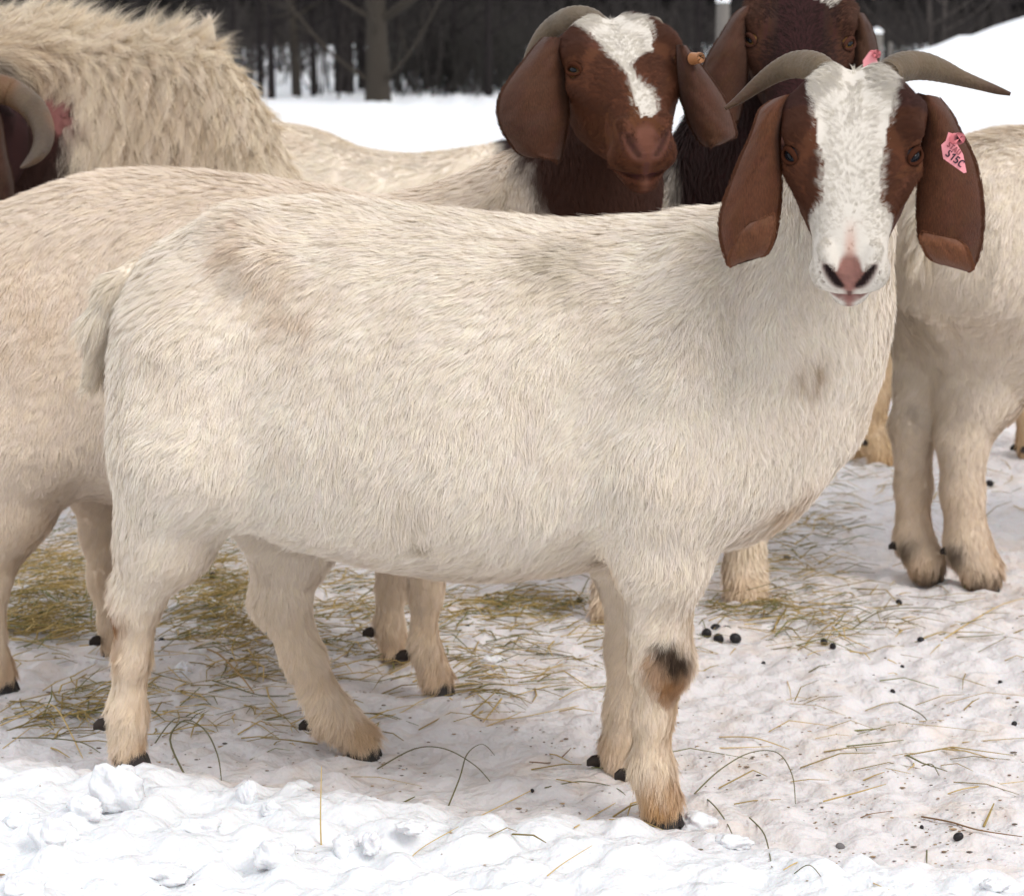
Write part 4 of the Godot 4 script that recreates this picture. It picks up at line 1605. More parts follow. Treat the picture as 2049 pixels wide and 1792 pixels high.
	tail(g, [[loc(g, 418, 110), 0.02], [loc(g, 412, 78), 0.014], [loc(g, 417, 58), 0.006]], 0.05)


# ---------------------------------------------------------------- goats further back
func make_far() -> void:
	var g := goat("goat", "white goat farthest back, showing only its back against the snow", 0.0, Vector3.ZERO, 0.018)
	var o := at(720, 857, 6.5)
	o.y = 0.0
	g.xf.origin = o
	g.node.transform = g.xf
	g.inv = g.xf.affine_inverse()
	g.flesh.inset = 0.006
	trunk_px(g, [[395, 330, 480, 0.06], [410, 290, 520, 0.12], [450, 256, 560, 0.17], [520, 240, 590, 0.19], [600, 246, 610, 0.2], [660, 264, 625, 0.21], [720, 290, 630, 0.21], [800, 302, 630, 0.2], [880, 303, 620, 0.18], [950, 297, 600, 0.16], [1000, 300, 580, 0.13], [1040, 330, 540, 0.07]])
	chain(g, [[loc(g, 940, 420), 0.14], [loc(g, 1040, 350), 0.085], [loc(g, 1140, 310, 0.02), 0.07]], [0.08, 0.05])
	for sd in [-1.0, 1.0]:
		leg(g, [[Vector3(0.27, 0.5, 0.1 * sd), 0.11], [Vector3(0.28, 0.37, 0.11 * sd), 0.075], [Vector3(0.28, 0.24, 0.11 * sd), 0.044], [Vector3(0.275, 0.1, 0.11 * sd), 0.034], [Vector3(0.29, 0.035, 0.11 * sd), 0.036]], [0.06, 0.05, 0.02], Vector3.RIGHT, 0.06)
		leg(g, [[Vector3(-0.3, 0.53, 0.1 * sd), 0.12], [Vector3(-0.27, 0.4, 0.11 * sd), 0.095], [Vector3(-0.37, 0.27, 0.11 * sd), 0.048], [Vector3(-0.365, 0.1, 0.11 * sd), 0.035], [Vector3(-0.345, 0.035, 0.11 * sd), 0.037]], [0.06, 0.05, 0.02], Vector3.RIGHT, 0.06)
	g.spots = [[loc(g, 1120, 320), 0.19, Color(0.03, 0.013, 0.011), 0.12, 1.0], [loc(g, 600, 262, 0.15), 0.08, Color(0.6, 0.42, 0.25), 0.9, 0.8], [loc(g, 580, 290, 0.2), 0.07, Color(0.6, 0.42, 0.25), 0.9, 0.7]]
	add_head(g, "half_blaze", at(1215, 232, 6.4), Vector3(1, 0, 0.25), deg_to_rad(16), 0.0, 1.05, 0.006, Color(0.08, 0.04, 0.015))
	settle(g)
	grow(g, 3.0, true, 1.2)


func make_dark_face() -> void:
	var g := goat("goat", "goat with a dark brown face and small white forehead patch, behind the front goat's horns", deg_to_rad(62), Vector3.ZERO, 0.016)
	var o := at(1345, 1160, 4.55)
	o.y = 0.0
	g.xf.origin = o
	g.node.transform = g.xf
	g.inv = g.xf.affine_inverse()
	g.flesh.inset = 0.006
	base_goat(g, 1.1, true)
	var w := func(px: float, py: float, d: float, r: float) -> Array: return [inl(g, px, py, d), r]
	chain(g, [w.call(1420, 480, 4.3, 0.15), w.call(1500, 330, 4.16, 0.125), w.call(1575, 170, 4.12, 0.11), w.call(1600, 80, 4.1, 0.09)], [0.08, 0.06])
	chain(g, [w.call(1440, 560, 4.2, 0.12), w.call(1540, 350, 4.05, 0.07)], [0.08, 0.06])
	leg(g, [w.call(1330, 620, 4.3, 0.12), w.call(1270, 850, 4.25, 0.08), w.call(1245, 1040, 4.2, 0.045), w.call(1225, 1170, 4.18, 0.036), w.call(1222, 1222, 4.15, 0.04)], [0.06, 0.05, 0.02], g.inv.basis * Vector3(0.1, 0, 1), 0.068)
	leg(g, [w.call(1470, 640, 4.34, 0.12), w.call(1490, 850, 4.36, 0.08), w.call(1492, 1030, 4.36, 0.046), w.call(1492, 1140, 4.36, 0.041), w.call(1492, 1185, 4.34, 0.045)], [0.06, 0.05, 0.02], g.inv.basis * Vector3(0.1, 0, 1), 0.075)
	g.top = 0.8
	var dk := Color(0.035, 0.014, 0.011)
	g.spots = [[inl(g, 1560, 260, 4.15), 0.22, dk, 0.15, 1.0], [inl(g, 1490, 390, 4.1), 0.125, dk, 0.15, 1.0], [inl(g, 1580, 120, 4.1), 0.16, dk, 0.2, 1.0]]
	var mid := at(1601, 68, 3.95)
	add_head(g, "dark", mid, EYE - mid + Vector3(0.1, 0, 0), deg_to_rad(52), deg_to_rad(-2), 1.12, 0.0046, Color(0.2, 0.1, 0.03), Color(0.06, 0.026, 0.017))
	settle(g)
	grow(g, 4.0, true, 1.0)
	var k := 0.2798
	var br := Color(0.085, 0.034, 0.018)
	ear(g, lay(g, [[760, 55, 850, 40], [700, 100, 830, 110], [650, 170, 800, 190], [595, 260, 795, 280], [530, 360, 800, 370], [482, 450, 800, 470], [472, 560, 790, 580], [520, 680, 770, 700], [600, 780, 745, 800], [670, 860, 725, 870]], k, 1274, 0, [3.99, 3.98, 3.97, 3.96, 3.95, 3.95, 3.95, 3.95, 3.95, 3.95]), br, br, 99, 0.02, 0.004, 0.008)
	ear(g, lay(g, [[1540, 85, 1625, 100], [1545, 160, 1680, 190], [1540, 270, 1712, 290], [1530, 380, 1728, 390], [1520, 500, 1735, 500], [1540, 620, 1705, 620], [1600, 700, 1660, 700]], k, 1274, 0, [3.99, 3.98, 3.97, 3.96, 3.96, 3.96, 3.96]), br * 0.8, br, 99, 0.02, 0.004, 0.008)
	for sd in [-1.0, 1.0]:
		var pts := []
		for q in [[1150 + 190 * sd, 0, 0.06, 90], [1150 + 260 * sd, -70, 0.1, 90], [1150 + 350 * sd, -120, 0.16, 80], [1150 + 440 * sd, -110, 0.2, 62], [1150 + 510 * sd, -60, 0.22, 38], [1150 + 550 * sd, 0, 0.22, 12]]:
			pts.append([inl(g, 1274 + q[0] * k, q[1] * k, 3.96 + q[2]), q[3] * k * 4.0 / F])
		horn(g, pts, [Color(0.16, 0.12, 0.09), Color(0.1, 0.07, 0.05)])
	# pink tag low on the far ear
	var z := 2.931
	var tx := (1274 + 1695 * k - 1402) * z
	var ty := 420 * k * z
	ear_tag(g, [[tx - 25, ty - 40], [tx + 12, ty - 40], [tx + 20, ty + 10], [tx + 45, ty + 60], [tx + 45, ty + 150], [tx + 30, ty + 150], [tx - 60, ty + 80], [tx - 62, ty + 10]], Vector2(tx + 22, ty - 28), 3.9, false)


func make_right() -> void:
	var g := goat("goat", "cream goat at the right edge seen from behind, standing with its legs close together", deg_to_rad(-48), Vector3.ZERO, 0.014)
	var o := at(2150, 1120, 4.68)
	o.y = 0.0
	g.xf.origin = o
	g.node.transform = g.xf
	g.inv = g.xf.affine_inverse()
	g.flesh.inset = 0.006
	base_goat(g, 1.17, false, true)
	var w := func(px: float, py: float, d: float, r: float) -> Array: return [inl(g, px, py, d), r]
	leg(g, [w.call(1935, 470, 4.6, 0.14), w.call(1900, 640, 4.55, 0.105), w.call(1858, 760, 4.52, 0.06), w.call(1828, 850, 4.5, 0.047), w.call(1828, 970, 4.5, 0.036), w.call(1828, 1075, 4.49, 0.039), w.call(1856, 1128, 4.46, 0.041)], [0.08, 0.06, 0.035, 0.02], g.inv.basis * Vector3(1, 0, 0.35), 0.072)
	leg(g, [w.call(2040, 480, 4.5, 0.16), w.call(2010, 650, 4.45, 0.125), w.call(1965, 780, 4.43, 0.075), w.call(1928, 870, 4.42, 0.053), w.call(1926, 980, 4.42, 0.042), w.call(1936, 1085, 4.42, 0.044), w.call(1966, 1142, 4.4, 0.045)], [0.08, 0.06, 0.035, 0.02], g.inv.basis * Vector3(1, 0, 0.35), 0.076)
	g.white = Color(0.93, 0.84, 0.73)
	g.tan = Color(0.8, 0.61, 0.42)
	g.spots = [[inl(g, 1990, 560, 4.35), 0.16, Color(0.62, 0.46, 0.31), 0.9, 0.6], [inl(g, 1830, 560, 4.5), 0.06, Color(0.5, 0.27, 0.1), 0.8, 0.7], [inl(g, 1838, 820, 4.45), 0.035, Color(0.3, 0.22, 0.17), 0.9, 0.6], [inl(g, 1930, 790, 4.4), 0.045, Color(0.45, 0.3, 0.18), 0.9, 0.6], [inl(g, 1825, 1090, 4.47), 0.035, Color(0.09, 0.055, 0.035), 0.5, 0.8], [inl(g, 1918, 1100, 4.4), 0.032, Color(0.09, 0.055, 0.035), 0.5, 0.8], [inl(g, 1862, 1155, 4.45), 0.045, Color(0.1, 0.06, 0.04), 0.5, 0.75], [inl(g, 1975, 1172, 4.38), 0.045, Color(0.1, 0.06, 0.04), 0.5, 0.75]]
	add_head(g, "half_blaze", g.xf * Vector3(0.72, 0.93, 0), Vector3(0.6, 0, -0.7), deg_to_rad(35), 0.0, 1.05, 0.008, Color(0.08, 0.04, 0.015))
	chain(g, [[Vector3(0.4, 0.68, 0), 0.15], [Vector3(0.6, 0.88, 0), 0.09]], [0.08])
	settle(g)
	grow(g, 5.0, false, 1.1)
	tail(g, [[g.flesh.A[0] * 0.0 + Vector3(-0.53, 0.75, 0), 0.018], [Vector3(-0.57, 0.7, 0), 0.014], [Vector3(-0.58, 0.63, 0), 0.008]], 0.05)


func make_yearling() -> void:
	var g := goat("goat", "small tan-legged goat almost hidden behind the front goat's chest, only its feet showing", deg_to_rad(-30), Vector3.ZERO, 0.016)
	var o := at(1880, 930, 5.85)
	o.y = 0.0
	g.xf.origin = o
	g.node.transform = g.xf
	g.inv = g.xf.affine_inverse()
	g.flesh.inset = 0.006
	var w := func(px: float, py: float, d: float, r: float) -> Array: return [inl(g, px, py, d), r]
	g.flesh.sweep([[-0.26, 0.5, 0.42, 0.05], [-0.24, 0.54, 0.38, 0.1], [-0.15, 0.58, 0.33, 0.14], [0.0, 0.57, 0.3, 0.16], [0.15, 0.58, 0.32, 0.15], [0.24, 0.55, 0.36, 0.1], [0.28, 0.48, 0.42, 0.05]])
	leg(g, [w.call(1800, 560, 5.85, 0.11), w.call(1790, 650, 5.8, 0.075), w.call(1742, 800, 5.78, 0.045), w.call(1750, 870, 5.78, 0.04), w.call(1770, 915, 5.76, 0.044)], [0.06, 0.05, 0.02], Vector3(1, 0, 0.2), 0.08)
	leg(g, [w.call(1760, 560, 5.95, 0.1), w.call(1720, 700, 5.9, 0.06), w.call(1690, 830, 5.88, 0.04), w.call(1692, 890, 5.88, 0.036), w.call(1706, 918, 5.86, 0.038)], [0.06, 0.05, 0.02], Vector3(1, 0, 0.2), 0.07)
	for q in [[2062, 5.8], [2110, 5.95]]:
		leg(g, [w.call(2010, 560, q[1], 0.09), w.call(2040, 720, q[1], 0.055), w.call(q[0], 820, q[1], 0.04), w.call(q[0], 885, q[1], 0.036), w.call(q[0] + 8.0, 915, q[1], 0.04)], [0.06, 0.05, 0.02], Vector3(1, 0, 0.2), 0.07)
	g.white = Color(0.86, 0.7, 0.5)
	g.tan = Color(0.74, 0.52, 0.3)
	g.top = 0.57
	chain(g, [[Vector3(0.2, 0.47, 0), 0.1], [Vector3(0.36, 0.56, 0), 0.06]], [0.06])
	add_head(g, "half_blaze", g.xf * Vector3(0.45, 0.58, 0), Vector3(0.8, 0, -0.4), deg_to_rad(30), 0.0, 0.8, 0.008, Color(0.08, 0.04, 0.015))
	settle(g)
	grow(g, 2.5, true, 1.2)


# ---------------------------------------------------------------- wood behind
func make_wood() -> void:
	var grey := Color(0.05, 0.042, 0.034)
	var dk := Color(0.021, 0.0175, 0.0165)
	var L := [
		[757, 207, 44, 40.0, "stout grey-brown tree with the widest trunk, forking low, standing at the snow's edge", grey, 11.0, 9],
		[690, 200, 34, 43.0, "dark thick tree just left of the stout grey-brown one", dk, 12.0, 6],
		[726, 200, 17, 44.0, "dark tree squeezed between the two thickest trunks", dk, 11.0, 5],
		[628, 200, 12, 42.0, "slim dark tree midway between the shaggy buck and the stout tree", dk, 10.0, 5],
		[594, 199, 17, 42.0, "grey tree of middling girth, third trunk right of the shaggy buck", grey, 11.0, 5],
		[543, 197, 14, 41.0, "right one of a close pair of dark trees beside the shaggy buck", dk, 10.0, 5],
		[522, 197, 12, 41.5, "left one of a close pair of dark trees beside the shaggy buck", dk, 10.0, 5],
		[797, 196, 10, 43.0, "thin tree just right of the stout grey-brown one", dk, 8.0, 4],
		[861, 196, 11, 44.0, "thin dark tree in the middle of the gap left of the brown head", dk, 9.0, 4],
		[905, 197, 13, 43.0, "dark tree second to the left of the brown goat's ear", dk, 9.0, 5],
		[977, 200, 14, 42.0, "dark tree closest to the brown goat's ear", dk, 9.0, 5],
		[470, 190, 10, 45.0, "thin leaning tree touching the shaggy buck's rump", dk, 8.0, 4],
		[1395, 200, 18, 44.0, "dark tree seen between the two brown heads", dk, 11.0, 5],
		[1862, 150, 9, 46.0, "pale sapling above the right horn, left of two", Color(0.1, 0.085, 0.075), 9.0, 4],
		[1890, 150, 7, 46.0, "pale sapling above the right horn, right of two", Color(0.1, 0.085, 0.075), 8.0, 4],
		[2010, 150, 16, 48.0, "dark tree above the snow bank at the right edge", dk, 11.0, 5],
	]
	for q in L:
		tree(q[0], q[1], q[2], q[3], q[4], q[5], q[6], q[7] + 4, rng.randf_range(-0.03, 0.03))
	var sn := SphereMesh.new()
	sn.radius = 0.16
	sn.height = 0.16
	var T: Array[Transform3D] = []
	var Q := PackedColorArray()
	# low brush along the edge of the wood
	for k in 330:
		var d := rng.randf_range(41.5, 60.0)
		var x := rng.randf_range(-9.0, 14.0) * d / 45.0
		var s := rng.randf_range(0.5, 1.3)
		T.append(Transform3D(Basis(Vector3.UP, rng.randf() * TAU).scaled(Vector3(s, s * rng.randf_range(0.7, 1.3), s)), Vector3(x, land(x, -d) - 0.05, -d)))
		Q.append(Color(0.034, 0.029, 0.027) * rng.randf_range(0.5, 1.6))
	for k in 95:
		var d := rng.randf_range(42.0, 52.0)
		var x := rng.randf_range(-2.2, 0.4) * d / 45.0
		var s := rng.randf_range(0.5, 1.2)
		T.append(Transform3D(Basis(Vector3.UP, rng.randf() * TAU).scaled(Vector3(s, s * rng.randf_range(0.6, 1.2), s)), Vector3(x, land(x, -d) - 0.05, -d)))
		Q.append(Color(0.03, 0.027, 0.024) * rng.randf_range(0.5, 1.6))
	scatter("brush", "bare brush and saplings along the edge of the wood", "brush", twig_clump(3, 9, 1.5, 0.35, 0.014), M.twig, T, Q)
	# the wood itself, too dense to count
	T = []
	Q = []
	for k in 2600:
		var d := rng.randf_range(63.0, 92.0)
		var x := rng.randf_range(-0.3, 0.32) * d * 1.15
		var s := rng.randf_range(0.8, 1.8)
		T.append(Transform3D(Basis(Vector3.UP, rng.randf() * TAU).scaled(Vector3(s, s * rng.randf_range(0.8, 1.5), s)), Vector3(x, land(x, -d) - 0.1, -d)))
		Q.append(Color(0.018, 0.0155, 0.0155) * rng.randf_range(0.5, 1.5))
	scatter("far_wood", "dense leafless wood far behind, too tangled to tell trees apart", "wood", twig_clump(8, 16, 5.0, 0.9, 0.05, 10), M.twig, T, Q)
	T = []
	Q = []
	for k in 5200:
		var d := rng.randf_range(64.0, 92.0)
		var x := rng.randf_range(-0.3, 0.32) * d * 1.15
		var g := ss(-2.6, -1.2, x * 45.0 / d) * ss(1.6, 0.2, x * 45.0 / d)
		var s := rng.randf_range(1.0, 2.2)
		var y := land(x, -d) + 0.9 + 7.0 * rng.randf() * rng.randf()
		T.append(Transform3D(Basis.from_euler(Vector3(rng.randf(), rng.randf() * TAU, rng.randf())).scaled(Vector3.ONE * s), Vector3(x, y, -d)))
		Q.append(Color(0.0145, 0.0125, 0.013).lerp(Color(0.019, 0.02, 0.007), g) * rng.randf_range(0.6, 1.4))
	scatter("far_evergreens", "dark evergreen boughs and thicket closing the wood", "evergreen thicket", bough(4), M.twig, T, Q)
	# posts
	for q in [[1447, 4, 28, 21.0, 1.45, "grey wooden fence post capped with snow, left of the dark-faced goat"], [1757, 66, 21, 27.0, 1.3, "shorter wooden fence post capped with snow, right of the dark-faced goat"], [1782, 84, 7, 27.5, 1.1, "thin metal fence stake right of the shorter wooden post"]]:
		var tp := at(q[0], q[1], q[3])
		var b := Vector3(tp.x, land(tp.x, tp.z) - 0.05, tp.z)
		var h := tp.y - b.y
		var r: float = q[2] * 0.5 * q[3] / F
		var o := thing("fence_post", q[5], "fence post", b, "fence posts behind the herd")
		var t := Tri.new()
		tube(t, PackedVector3Array([Vector3.ZERO, Vector3(0, h * 0.3, 0), Vector3(0, h * 0.6, 0), Vector3(0, h * 0.97, 0), Vector3(0, h, 0)]), PackedFloat32Array([r * 1.05, r, r * 0.98, r * 0.95, r * 0.8]), 14, Color(0.17, 0.155, 0.14), 1.0, 0.05)
		part("post", done(t), M.bark, o)
		if r > 0.03:
			var c := Tri.new()
			tube(c, PackedVector3Array([Vector3(0, h - 0.005, 0), Vector3(0, h + 0.02, 0), Vector3(0, h + 0.045, 0), Vector3(0.01, h + 0.06, 0)]), PackedFloat32Array([r * 0.95, r * 1.02, r * 0.75, r * 0.2]), 14, Color(0.92, 0.93, 0.95))
			part("snow_cap", done(c), M.snow, o)


# ---------------------------------------------------------------- straw, droppings and clods
func make_litter() -> void:
	var ye := Color(0.56, 0.395, 0.155)
	var gr := Color(0.145, 0.13, 0.06)
	var br := Color(0.2, 0.11, 0.05)
	var L := [
		[[643, 1690, 641, 1640, 643, 1533], ye, 2.2, "upright yellow straw stuck in the clean snow", 0.075],
		[[1062, 1586, 1010, 1612, 900, 1668, 830, 1712, 803, 1757], ye, 1.3, "long pale stem lying across the foreground snow", 0.0],
		[[755, 1542, 830, 1521, 890, 1530, 950, 1555, 985, 1573], gr, 1.8, "green-grey blade arched in front of the far hind hoof", 0.02],
		[[895, 1622, 920, 1580, 935, 1540, 965, 1512, 990, 1515], gr, 1.4, "looped grey grass blade right of the far hind hoof", 0.02],
		[[790, 1618, 830, 1598], gr, 2.6, "short dark blade on the snow below the far hind hoof", 0.0],
		[[372, 1560, 340, 1500, 370, 1470, 410, 1490, 435, 1530, 443, 1565], gr, 2.0, "dark bent blade right of the near hind hoof", 0.02],
		[[1390, 1592, 1440, 1570, 1500, 1550, 1555, 1550, 1585, 1580, 1592, 1612], gr, 1.6, "thin dark blade arched from the near fore hoof to the right", 0.03],
		[[1400, 1590, 1430, 1630, 1455, 1665, 1472, 1690], gr, 1.5, "thin dark blade running down from the near fore hoof", 0.01],
		[[1845, 1638, 1900, 1648, 1960, 1665, 2046, 1678], br, 2.4, "reddish-brown stick at the lower right edge", 0.0],
		[[1722, 1640, 1745, 1632, 1790, 1626], br, 1.5, "short brown stem left of the reddish stick", 0.0],
		[[1440, 1478, 1510, 1480, 1580, 1503], ye, 2.0, "yellow straw right of the near foreleg, the longer of a crossing pair", 0.0],
		[[1380, 1498, 1450, 1500, 1545, 1497], ye, 1.8, "yellow straw right of the near foreleg, the shorter of a crossing pair", 0.0],
		[[1800, 1410, 1840, 1437, 1858, 1448], gr, 1.8, "short green blade crossing a yellow one at the right", 0.005],
		[[1840, 1447, 1890, 1444], ye, 1.5, "short yellow stem crossed by a green blade at the right", 0.0],
		[[1705, 1466, 1762, 1461], Color(0.2, 0.19, 0.05), 2.6, "short flat olive blade in the middle of the right-hand snow", 0.0],
		[[1845, 1536, 1865, 1540, 1880, 1556], gr, 1.8, "small dark curved blade above the reddish stick", 0.005],
		[[1897, 1592, 1940, 1580, 2049, 1567], ye, 1.8, "long yellow stem reaching the right edge above the reddish stick", 0.0],
		[[1705, 1262, 1760, 1235, 1830, 1230, 1900, 1232, 1950, 1248], gr, 2.0, "long dark blade bowed in front of the right goat's hooves", 0.01],
		[[1885, 1285, 1930, 1255, 2000, 1215, 2049, 1200], ye, 2.2, "yellow stem slanting to the right edge below the right goat's hooves", 0.0],
		[[1470, 1195, 1570, 1215, 1680, 1222, 1770, 1222], ye, 2.4, "long straw in front of the dark-faced goat's hoof", 0.01],
		[[1640, 1220, 1680, 1270, 1740, 1300], ye, 2.2, "straw leaning down to the right near a dropping", 0.0],
		[[410, 1300, 440, 1335, 480, 1375, 508, 1390], Color(0.32, 0.19, 0.07), 2.6, "ochre stem between the hind legs, longest of its cross", 0.02],
		[[400, 1345, 450, 1335, 523, 1335], ye, 2.2, "level yellow stem between the hind legs", 0.01],
		[[425, 1365, 470, 1390, 520, 1405, 580, 1395], gr, 2.2, "dark green stem between the hind legs", 0.01],
		[[310, 1490, 350, 1455, 400, 1440], gr, 1.6, "green blade rising right of the near hind hoof", 0.01],
		[[0, 1455, 60, 1452, 110, 1440, 165, 1520], ye, 2.2, "pale straw bent over at the left edge", 0.02],
		[[25, 1480, 90, 1492, 160, 1500, 200, 1510], gr, 2.2, "dark straw lying left of the near hind hoof", 0.01],
		[[1095, 1757, 1130, 1730, 1185, 1696], ye, 1.2, "thin pale stem in the clean snow below the fore hoof", 0.0],
		[[1060, 1528, 1110, 1528, 1143, 1500], br, 1.8, "brownish stem left of the near fore hoof", 0.0],
		[[1090, 1580, 1160, 1580, 1230, 1592, 1262, 1606], gr, 1.6, "dark blade ending at the near fore hoof", 0.01],
		[[1150, 1660, 1190, 1635, 1232, 1610], ye, 1.6, "slanted yellow stem below left of the near fore hoof", 0.0],
		[[1568, 1745, 1600, 1728, 1640, 1722], ye, 1.4, "yellow stem near the lower right corner, left of centre", 0.0],
		[[1590, 1752, 1620, 1752, 1650, 1768], gr, 1.3, "dark curved blade near the bottom, right of the fore hoof", 0.01],
		[[1500, 1640, 1530, 1690, 1545, 1740], gr, 1.5, "dark blade hanging down the snow right of the fore hoof", 0.01],
		[[1855, 1705, 1855, 1738], gr, 1.3, "short upright dark blade below the reddish stick", 0.01],
		[[1720, 1760, 1780, 1785], ye, 1.3, "yellow stem at the bottom edge on the right", 0.0],
		[[750, 1440, 800, 1430, 850, 1402, 905, 1385], ye, 1.4, "thin straw leading to the second goat's fore hoof", 0.0],
		[[900, 1400, 960, 1440, 1030, 1440, 1110, 1425, 1210, 1405], ye, 1.7, "long thin straw lying between the fore hooves", 0.0],
	]
	for q in L:
		var t := Tri.new()
		var pts := []
		var a: Array = q[0]
		var n := a.size() / 2
		for k in n:
			var p: Vector3
			if q[4] > 0.05:
				var b := ground(a[0], a[1])
				p = at(a[k * 2], a[k * 2 + 1], -b.z)
				if k == 0:
					p.y -= 0.01
			else:
				p = ground(a[k * 2], a[k * 2 + 1])
				var f := float(k) / maxf(1.0, n - 1)
				p.y += 0.003 + float(q[4]) * sin(f * PI)
			pts.append(p)
		var path := smooth_path(pts, 5)
		blade(t, path, float(q[2]) * 0.0008, q[1])
		var o := part("straw", done(t), M.straw, self)
		tag(o, q[3], "straw", "separate straws and blades lying on the snow")
	# loose hay, beyond counting
	var st := Tri.new()
	var heaps := [[110, 1170, 130, 100, 560], [90, 1255, 130, 40, 300], [440, 1150, 70, 60, 150], [480, 1260, 110, 45, 120], [1050, 1210, 140, 40, 149], [700, 1180, 60, 50, 60], [1560, 1160, 130, 80, 150], [1600, 1060, 110, 60, 100], [1500, 1215, 90, 25, 60], [120, 1440, 90, 40, 70], [1000, 1380, 110, 50, 40], [1300, 1260, 300, 50, 70], [1800, 1250, 230, 60, 45], [480, 1370, 110, 50, 40], [1750, 1480, 280, 160, 40], [1900, 960, 160, 50, 60], [1690, 960, 60, 60, 40], [1150, 1600, 300, 80, 14], [700, 1090, 900, 120, 160], [420, 1230, 160, 70, 149], [440, 1180, 130, 60, 149], [700, 1230, 220, 70, 149], [1000, 1230, 250, 50, 140], [250, 1400, 160, 60, 120], [650, 1320, 250, 60, 130], [560, 1450, 200, 50, 50], [900, 1320, 160, 60, 80], [1100, 1330, 260, 80, 60], [1640, 1240, 160, 60, 100]]
	for hq in heaps:
		for k in hq[4]:
			var p := ground(hq[0] + rng.randfn() * hq[2] * 0.6, hq[1] + rng.randfn() * hq[3] * 0.6)
			if p.z > -2.4 or p.z < -9.0:
				continue
			var pile: float = 0.0 if hq[4] < 150 else 0.018 * absf(rng.randfn())
			var a := rng.randfn() * 0.7 + (0.0 if rng.randf() < 0.75 else 1.4)
			var ln := rng.randf_range(0.02, 0.1) * (1.0 if rng.randf() < 0.7 else 1.6)
			var d := Vector3(cos(a), 0, sin(a)) * ln
			var p0 := p - d * 0.5
			var p2 := p + d * 0.5
			p0.y = land(p0.x, p0.z) + 0.002 + pile
			p2.y = land(p2.x, p2.z) + 0.002 + pile + absf(rng.randfn()) * 0.006
			var m := (p0 + p2) * 0.5 + Vector3(rng.randfn(), 0, rng.randfn()) * 0.08 * ln
			m.y = maxf(land(m.x, m.z) + 0.002 + pile, (p0.y + p2.y) * 0.5) + absf(rng.randfn()) * 0.06 * ln
			var c := ye.lerp(Color(0.2, 0.15, 0.05), rng.randf()) if rng.randf() < 0.8 else gr.lerp(Color(0.2, 0.2, 0.07), rng.randf())
			blade(st, PackedVector3Array([p0, m, p2]), rng.randf_range(0.0008, 0.0019), c)
	var hay := part("hay", done(st), M.straw, self)
	tag(hay, "loose hay trodden into the snow between and behind the goats", "hay")
	hay.set_meta("kind", "stuff")
	# crumbs of chaff and dirt
	var T: Array[Transform3D] = []
	var Q := PackedColorArray()
	for k in 3200:
		var p := ground(rng.randf_range(-100, 2150), 1000 + 780 * sqrt(rng.randf()))
		if bank(p.x, p.z) > 0.2 and rng.randf() < 0.96:
			continue
		if nz.get_noise_2d(p.x * 380.0, p.z * 380.0) < rng.randf_range(-0.3, 0.25):
			continue
		var s := rng.randf_range(0.001, 0.0028) * (1.0 if rng.randf() < 0.85 else 1.7)
		T.append(Transform3D(Basis(Vector3.UP, rng.randf() * TAU).scaled(Vector3(s * rng.randf_range(1, 2.5), s * 0.5, s)), Vector3(p.x, land(p.x, p.z) + s * 0.3, p.z)))
		Q.append(Color(0.4, 0.27, 0.15).lerp(Color(0.07, 0.055, 0.045), rng.randf()))
	var cr := SphereMesh.new()
	cr.radius = 0.5
	cr.height = 1.0
	cr.radial_segments = 7
	cr.rings = 4
	scatter("chaff", "crumbs of chaff and dirt sprinkled over the trodden snow", "chaff", cr, M.dung, T, Q)
	# droppings
	var P := [[1414, 1272, 16, "dropping at the left end of the dark cluster behind the near fore knee"], [1432, 1262, 16, "topmost dropping of the dark cluster behind the near fore knee"], [1438, 1282, 16, "lowest dropping of the dark cluster behind the near fore knee"], [1455, 1266, 16, "dropping second from the right in the dark cluster behind the near fore knee"], [1472, 1281, 16, "dropping at the right end of the dark cluster behind the near fore knee"],
		[1649, 1287, 11, "black dropping left of a pair below the right-hand hay"], [1667, 1295, 10, "brownish dropping right of a pair below the right-hand hay"], [1918, 1677, 13, "large round dropping below the reddish-brown stick"], [1682, 1697, 12, "snow-dusted grey dropping left of the large round one"], [1981, 969, 10, "black dropping high at the right beside the right goat's leg"], [1575, 1119, 10, "dusty dropping right of the dark-faced goat's hoof"], [1799, 1208, 10, "half-buried dropping below the right goat's left hoof"], [1843, 1282, 9, "small dropping on the end of a stem at the right"], [1593, 1397, 10, "dropping right of the near fore cannon, by a thin stem"], [1787, 1385, 7, "small dark dropping in the middle of the right-hand snow"], [1806, 1335, 6, "tiny dropping above the small dark one"], [1845, 1656, 6, "tiny dropping touching the left end of the reddish stick"], [1528, 1329, 7, "small dropping above right of the fore knee patch"], [2002, 1366, 6, "tiny dropping near the right edge, upper"], [2030, 1450, 8, "dropping near the right edge, lower"], [1160, 1205, 10, "dropping left of the dark-faced goat's hoof"], [1205, 1190, 9, "dropping half behind the dark-faced goat's hoof"], [425, 1154, 10, "black dropping in the hay between the hind legs"], [1065, 1583, 6, "tiny dropping at the tip of the long pale stem"], [323, 1285, 10, "dropping just right of the near hind cannon"], [462, 1322, 7, "small dropping between the hind legs above the crossed stems"], [985, 1240, 8, "dropping right of the second goat's fore leg"], [935, 1255, 7, "small dropping close by the second goat's fore leg"]]
	var dm := SphereMesh.new()
	dm.radius = 1.0
	dm.height = 2.0
	dm.radial_segments = 14
	dm.rings = 8
	var dmat := plain(Color(0.022, 0.02, 0.021), 0.4)
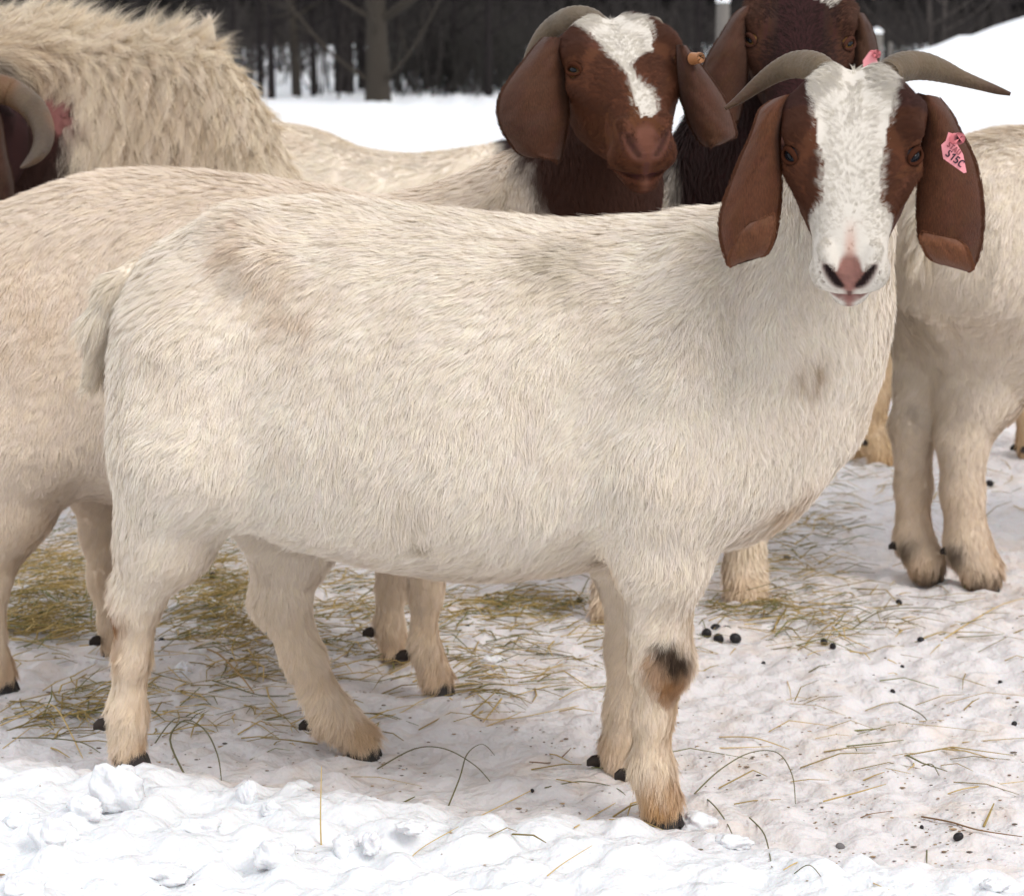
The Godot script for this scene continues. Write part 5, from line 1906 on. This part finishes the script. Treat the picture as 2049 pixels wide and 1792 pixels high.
	var dgrey := plain(Color(0.16, 0.15, 0.15), 0.8)
	for q in P:
		var p := ground(q[0], q[1])
		var r: float = q[2] * 0.66 * (p - EYE).length() / F
		var o := part("dropping", dm, dgrey if q[3].contains("grey") or q[3].contains("dusty") else dmat, self, p + Vector3(0, r * 0.4, 0))
		o.basis = Basis.from_euler(Vector3(rng.randf(), rng.randf() * TAU, rng.randf())).scaled_local(Vector3(r * 1.25, r, r))
		tag(o, q[3], "dropping", "droppings on the snow")
	# clods
	var K := [[235, 1568, 66, 70, 50, "biggest clod, a rounded block in front of the near hind hoof"], [497, 1585, 24, 42, 22, "pointed upright shard of snow right of the biggest clod"], [104, 1660, 48, 45, 44, "rounded clod below left of the biggest one"], [547, 1700, 46, 40, 46, "smooth rounded clod left of the upright straw"], [690, 1690, 32, 38, 34, "clod just right of the upright straw's foot"], [742, 1680, 22, 30, 24, "narrow clod second right of the upright straw"], [542, 1612, 22, 20, 22, "small clod below right of the pointed shard"], [368, 1335, 18, 20, 16, "small clod between the hind legs"], [170, 1610, 40, 30, 36, "flat clod left of the biggest one"], [40, 1640, 40, 28, 36, "low clod at the left edge above the corner"], [400, 1650, 50, 26, 44, "wide low clod right below the biggest one"], [600, 1570, 28, 14, 26, "flat clod in front of the far hind hoof"], [1400, 1640, 46, 24, 36, "soft clod touching the near fore hoof"], [1470, 1680, 40, 20, 34, "low soft clod below right of the fore hoof"], [320, 1740, 60, 26, 50, "broad clod near the bottom edge on the left"], [820, 1650, 34, 16, 30, "low clod left of the long pale stem"], [1990, 1765, 30, 18, 26, "clod in the lower right corner"], [50, 1760, 50, 30, 44, "clod in the lower left corner"], [640, 1440, 16, 12, 14, "small crumb of snow behind the far hind hoof"], [985, 1320, 22, 14, 18, "crumb of snow by the second goat's fore hoof"]]
	var i := 0
	for q in K:
		i += 1
		var p := ground(q[0], q[1] + q[3] * 0.6)
		var u := (p - EYE).length() / F
		clod(p + Vector3(0, q[3] * u * 0.3, 0), Vector3(q[2], q[3], q[4]) * u, i, q[5])
